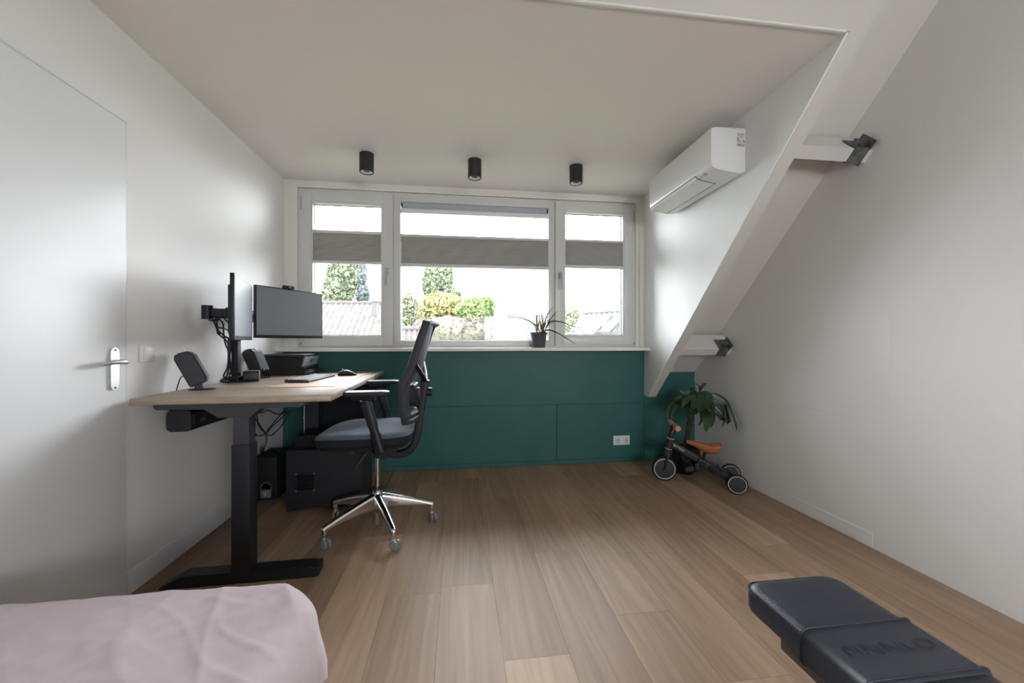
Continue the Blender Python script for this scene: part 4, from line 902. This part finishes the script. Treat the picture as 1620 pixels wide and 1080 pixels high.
# ---------------- outside ----------------
def emat(name, c1, c2, sc=1.0, rough=.9): 
    m = mat(name, tuple((a+b_)/2 for a, b_ in zip(c1, c2)), rough); tt = m.node_tree; p = tt.nodes['Principled BSDF']
    tc = tt.nodes.new('ShaderNodeTexCoord'); n = tt.nodes.new('ShaderNodeTexNoise'); n.inputs['Scale'].default_value = sc; n.inputs['Detail'].default_value = 3
    r = tt.nodes.new('ShaderNodeValToRGB'); r.color_ramp.elements[0].color = (*c1, 1); r.color_ramp.elements[1].color = (*c2, 1); r.color_ramp.elements[0].position = .35; r.color_ramp.elements[1].position = .65
    tt.links.new(tc.outputs['Object'], n.inputs[0]); tt.links.new(n.outputs[0], r.inputs[0]); tt.links.new(r.outputs[0], p.inputs['Base Color']); return m
GZ = -5.6
b = B(); b.bb(-80, 80, 5, 120, GZ-.5, GZ); o = struct('ground', b, emat('garden_ground', (.05, .07, .03), (.11, .12, .06), .4), shade=False)
def scatter(b, c, rad, n, size, rnd, shell=.55):
    for i in range(n):
        while True:
            p = Vector((rnd.uniform(-1, 1), rnd.uniform(-1, 1), rnd.uniform(-1, 1)))
            if shell < p.length < 1: break
        p = Vector((c[0]+p.x*rad[0], c[1]+p.y*rad[1], c[2]+p.z*rad[2]))
        e = Euler((rnd.uniform(0, 6), rnd.uniform(0, 6), rnd.uniform(0, 6))).to_matrix(); s = size*rnd.uniform(.6, 1.4)
        vs = [b.bm.verts.new(p+e @ Vector(q)*s) for q in ((-.5, -.3, 0), (0, -.55, .1), (.5, -.2, 0), (.35, .4, .1), (-.3, .45, 0))]
        b.bm.faces.new(vs)
def tree(name, label, crowns, mleaf, size, n, seed, trunk, dens=.5):
    rnd = random.Random(seed); t = thing(name, label, 'tree', (trunk[0], trunk[1], GZ)); inv = Matrix.Translation((-trunk[0], -trunk[1], -GZ))
    b = B(); tot = sum(c[1][0]*c[1][2] for c in crowns)
    for c, rad in crowns:
        c2 = inv @ Vector(c); b.ell(c2, (rad[0]*.72, rad[1]*.72, rad[2]*.80), 3)
        scatter(b, c2, rad, int(n*rad[0]*rad[2]/tot), size, rnd, dens)
    for v in b.bm.verts:
        if len(v.link_faces) > 3: v.co += Vector((fn(v.co*1.3), fn(v.co*1.3+Vector((5, 0, 0))), fn(v.co*1.3+Vector((0, 5, 0)))))*.5
    obj('foliage', b, mleaf, t, shade=False)
    zt = max(c[0][2] for c in crowns)-GZ
    b = B(); b.tube([(0, 0, 0), (.05, 0, zt*.5), (0, 0, zt*.8)], [.32, .22, .08], 10); obj('trunk', b, M_trunk, t)
    return t
def blob(u, v, d, ru, rv, ry=None): p = at(u, v, d); return (tuple(p), (ru/FPX*d, (ry or ru/FPX*d), rv/FPX*d))
T1 = emat('poplar_leaves', (0.056, 0.071, 0.041), (0.120, 0.135, 0.083), .8); T2 = emat('conifer_leaves', (0.064, 0.075, 0.075), (0.105, 0.124, 0.116), .8)
T3 = emat('yellow_leaves', (0.112, 0.105, 0.034), (0.195, 0.176, 0.068), .8); T4 = emat('bright_green_leaves', (0.056, 0.086, 0.026), (0.120, 0.158, 0.056), .8); T5 = emat('pale_leaves', (0.090, 0.098, 0.060), (0.150, 0.154, 0.105), .8)
def tb(b0): return (b0[0][0], b0[0][1])
c = [blob(541, 440, 45, 22, 44), blob(535, 462, 45, 23, 26), blob(545, 420, 45, 16, 30)]; tree('poplar_tree', 'tall grey-green tree behind the tiled roof, seen in the left window', c, T1, .32, 9000, 1, tb(c[0]))
c = [blob(569, 432, 50, 10, 34), blob(573, 465, 50, 10, 18), blob(581, 468, 50, 3, 12)]; tree('conifer_tree', 'blue-grey tree standing close behind the tall tree in the left window', c, T2, .30, 4000, 2, tb(c[0]))
c = [blob(686, 448, 48, 17, 34), blob(697, 455, 48, 17, 34), blob(709, 440, 48, 7, 24), blob(716, 470, 48, 14, 14)]; tree('poplar_tree', 'tall pale poplar in the middle window above the yellow bush', c, T1, .32, 9000, 3, tb(c[0]))
c = [blob(645, 485, 38, 17, 24), blob(640, 505, 38, 16, 26), blob(655, 500, 38, 12, 20)]; tree('birch_tree', 'pale drooping tree at the left edge of the middle window', c, T5, .24, 6000, 4, tb(c[0]))
c = [blob(694, 487, 32, 30, 24), blob(680, 500, 32, 18, 16), blob(712, 480, 32, 18, 15)]; tree('yellow_tree', 'round yellow-green tree in the middle window', c, T3, .20, 9000, 5, tb(c[0]))
c = [blob(752, 492, 30, 27, 22), blob(767, 486, 30, 16, 17), blob(735, 494, 30, 16, 16), blob(772, 500, 30, 11, 18)]; tree('green_tree', 'round bright green tree beside the white chimney block', c, T4, .20, 9000, 6, tb(c[0]))
c = [blob(902, 505, 42, 14, 24), blob(915, 512, 42, 11, 16)]; tree('green_tree', 'pale green tree at the left edge of the right-hand window', c, emat('soft_leaves', (.1, .12, .07), (.18, .2, .13), .8), .24, 5000, 7, tb(c[0]))
p = at(730, 535, 26)
b = B()
for i in range(6):
    q = at(672+i*18, 527+2*math.sin(i*2), 26); b.ell(q, (.95, .8, .95+.15*math.sin(i)), 3)
rnd = random.Random(9)
for i in range(6): scatter(b, at(672+i*18, 525, 26), (1.0, .9, 1.0), 500, .14, rnd, .8)
hb_ = obj('mound', b, emat('tan_mound', (.062, .054, .040), (.08, .072, .055), .8), shade=False); tag(hb_, 'pale sandy hedge below the yellow and green trees in the middle window', 'mound')  # row of rounded tan shapes filling the pale patch below the trees
# neighbouring roofs
def tiled_roof(nm, ridge_a, ridge_b, drop, run, m_, label, per=.30, wallm=None, over=0):
    A, Bp = Vector(ridge_a), Vector(ridge_b); mid = (A+Bp)/2; t = thing(nm, label, 'house', (mid.x, mid.y, GZ))
    L = (Bp-A).length; ang = math.atan2(Bp.y-A.y, Bp.x-A.x); Mx = Matrix.Rotation(ang, 4, 'Z')
    zr = mid.z-GZ; nx = max(8, int(L/per*8)); ny = 26; b = B(); V = []
    for sgn in (-1, 1):
        V = []
        for j in range(ny+1):
            s = j/ny; row = []
            for i in range(nx+1):
                x = -L/2+L*i/nx; z = zr-drop*s+.045*math.sin(2*PI*x/per)+.03*((s*ny) % 2 < 1)
                row.append(b.bm.verts.new((x, sgn*run*s, z)))
            V.append(row)
        for j in range(ny):
            for i in range(nx): b.bm.faces.new((V[j][i], V[j][i+1], V[j+1][i+1], V[j+1][i]))
    b.cyl((-L/2, 0, zr+.02), (L/2, 0, zr+.02), .10, n=10)
    bmesh.ops.transform(b.bm, matrix=Mx, verts=b.bm.verts); obj('roof', b, m_, t, shade=False)
    b = B(); b.prism([(-run*.97, zr-drop-.02), (0, zr-.12), (run*.97, zr-drop-.02), (run*.97, 0), (-run*.97, 0)], 0, -L/2+.1, L/2-.1)
    bmesh.ops.transform(b.bm, matrix=Mx, verts=b.bm.verts); obj('walls', b, wallm or M_bright, t, shade=False)
    return t
M_bright = mat('pale_render', (.062, .061, .06), .9)
M_tile = emat('weathered_tiles', (.031, .027, .025), (.041, .036, .034), 2.0); M_slate = emat('grey_slates', (.038, .039, .040), (.048, .049, .051), 2.0)
h1 = tiled_roof('tiled_house', at(430, 478, 23), at(611, 480, 23.6), 3.6, 4.6, M_tile, 'house with pale brown corrugated tiles behind the left window')
b = B(); q = at(592, 484, 21.6)-Vector(h1.location); b.bb(q.x-.12, q.x+.12, q.y-.1, q.y+.3, q.z-.55, q.z+.2, .02); b.box((q.x+.1, q.y, q.z+.25), (.5, .3, .05)); obj('roof_vent', b, M_slate, h1)
tiled_roof('shed', at(628, 520, 17), at(663, 521, 17.2), 1.6, 2.0, M_tile, 'low tiled roof at the lower left corner of the middle window', .22)
# white block with chimney
p = at(828, 535, 24)
t = thing('white_building', 'white flat-roofed building with a chimney block behind the window plant', 'building', (p.x, p.y, GZ))
def lb(u, v, d): return at(u, v, d)-Vector((p.x, p.y, GZ))
a0 = lb(783, 487, 24); a1 = lb(803, 487, 24)
b = B(); b.bb(a0.x, a1.x, a0.y-.3, a0.y+.8, 0, a0.z); obj('chimney', b, M_bright, t, shade=False)
b = B(); a2 = lb(803, 497, 24.5); a3 = lb(872, 497, 24.5); b.bb(a2.x-.4, a3.x, a2.y, a2.y+4, 0, a2.z); obj('walls', b, M_bright, t, shade=False)
for u_ in (790.5, 794): b = B(); q = lb(u_, 480, 24); b.cyl((q.x, q.y, a0.z), (q.x, q.y, q.z+.22), .045, n=10); obj('chimney_pot', b, M_slate, t)
b = B(); q = lb(829, 474.5, 24.5); b.bb(q.x-.1, q.x+.1, q.y, q.y+.1, q.z-.08, q.z+.08); b.cyl((q.x, q.y+.05, a2.z), (q.x, q.y+.05, q.z), .012, n=6); obj('antenna', b, M_bright, t)
b = B(); q = lb(818, 536, 24.4); r_ = lb(840, 536, 24.4); b.bb(q.x, r_.x, q.y-.06, q.y, q.z-.06, q.z+.05); obj('gutter', b, M_slate, t)
# house on the right with dark roof lines
A, Bq = at(922, 502, 27), at(1010, 484, 24)
h3 = tiled_roof('slate_house', A, Bq, 3.6, 4.2, M_slate, 'house with pale grey roof and dark seams in the right-hand window', .4)
inv3 = Matrix.Translation(-Vector(h3.location))
b = B()
for (u0, v0, u1, v1) in ((925, 507, 907, 524), (969, 498, 938, 529)):
    P0, P1 = at(u0, v0, 25.0), at(u1, v1, 22.6); b.tube([inv3 @ P0, inv3 @ P1], .05, 6)
obj('roof_seam', b, M_black, h3)
g0 = inv3 @ at(972, 530, 21.8)
b = B(); q0, q1, q2 = inv3 @ at(964, 524, 21.6), inv3 @ at(978, 508, 21.4), inv3 @ at(1000, 508, 21.2)
b.prism([(q0.x, 0), (q0.x, q0.z), (q1.x, q1.z), (q2.x, q2.z), (q2.x, 0)], 1, q1.y-.2, q1.y+2.5); obj('dormer', b, mat('grey_render', (.036, .036, .035), .9), h3, shade=False)
b = B(); b.tube([q0+Vector((-.1, -.3, .05)), q1+Vector((0, -.3, .1)), q2+Vector((0, -.3, .1))], .09, 6); obj('dormer_edge', b, M_bright, h3)
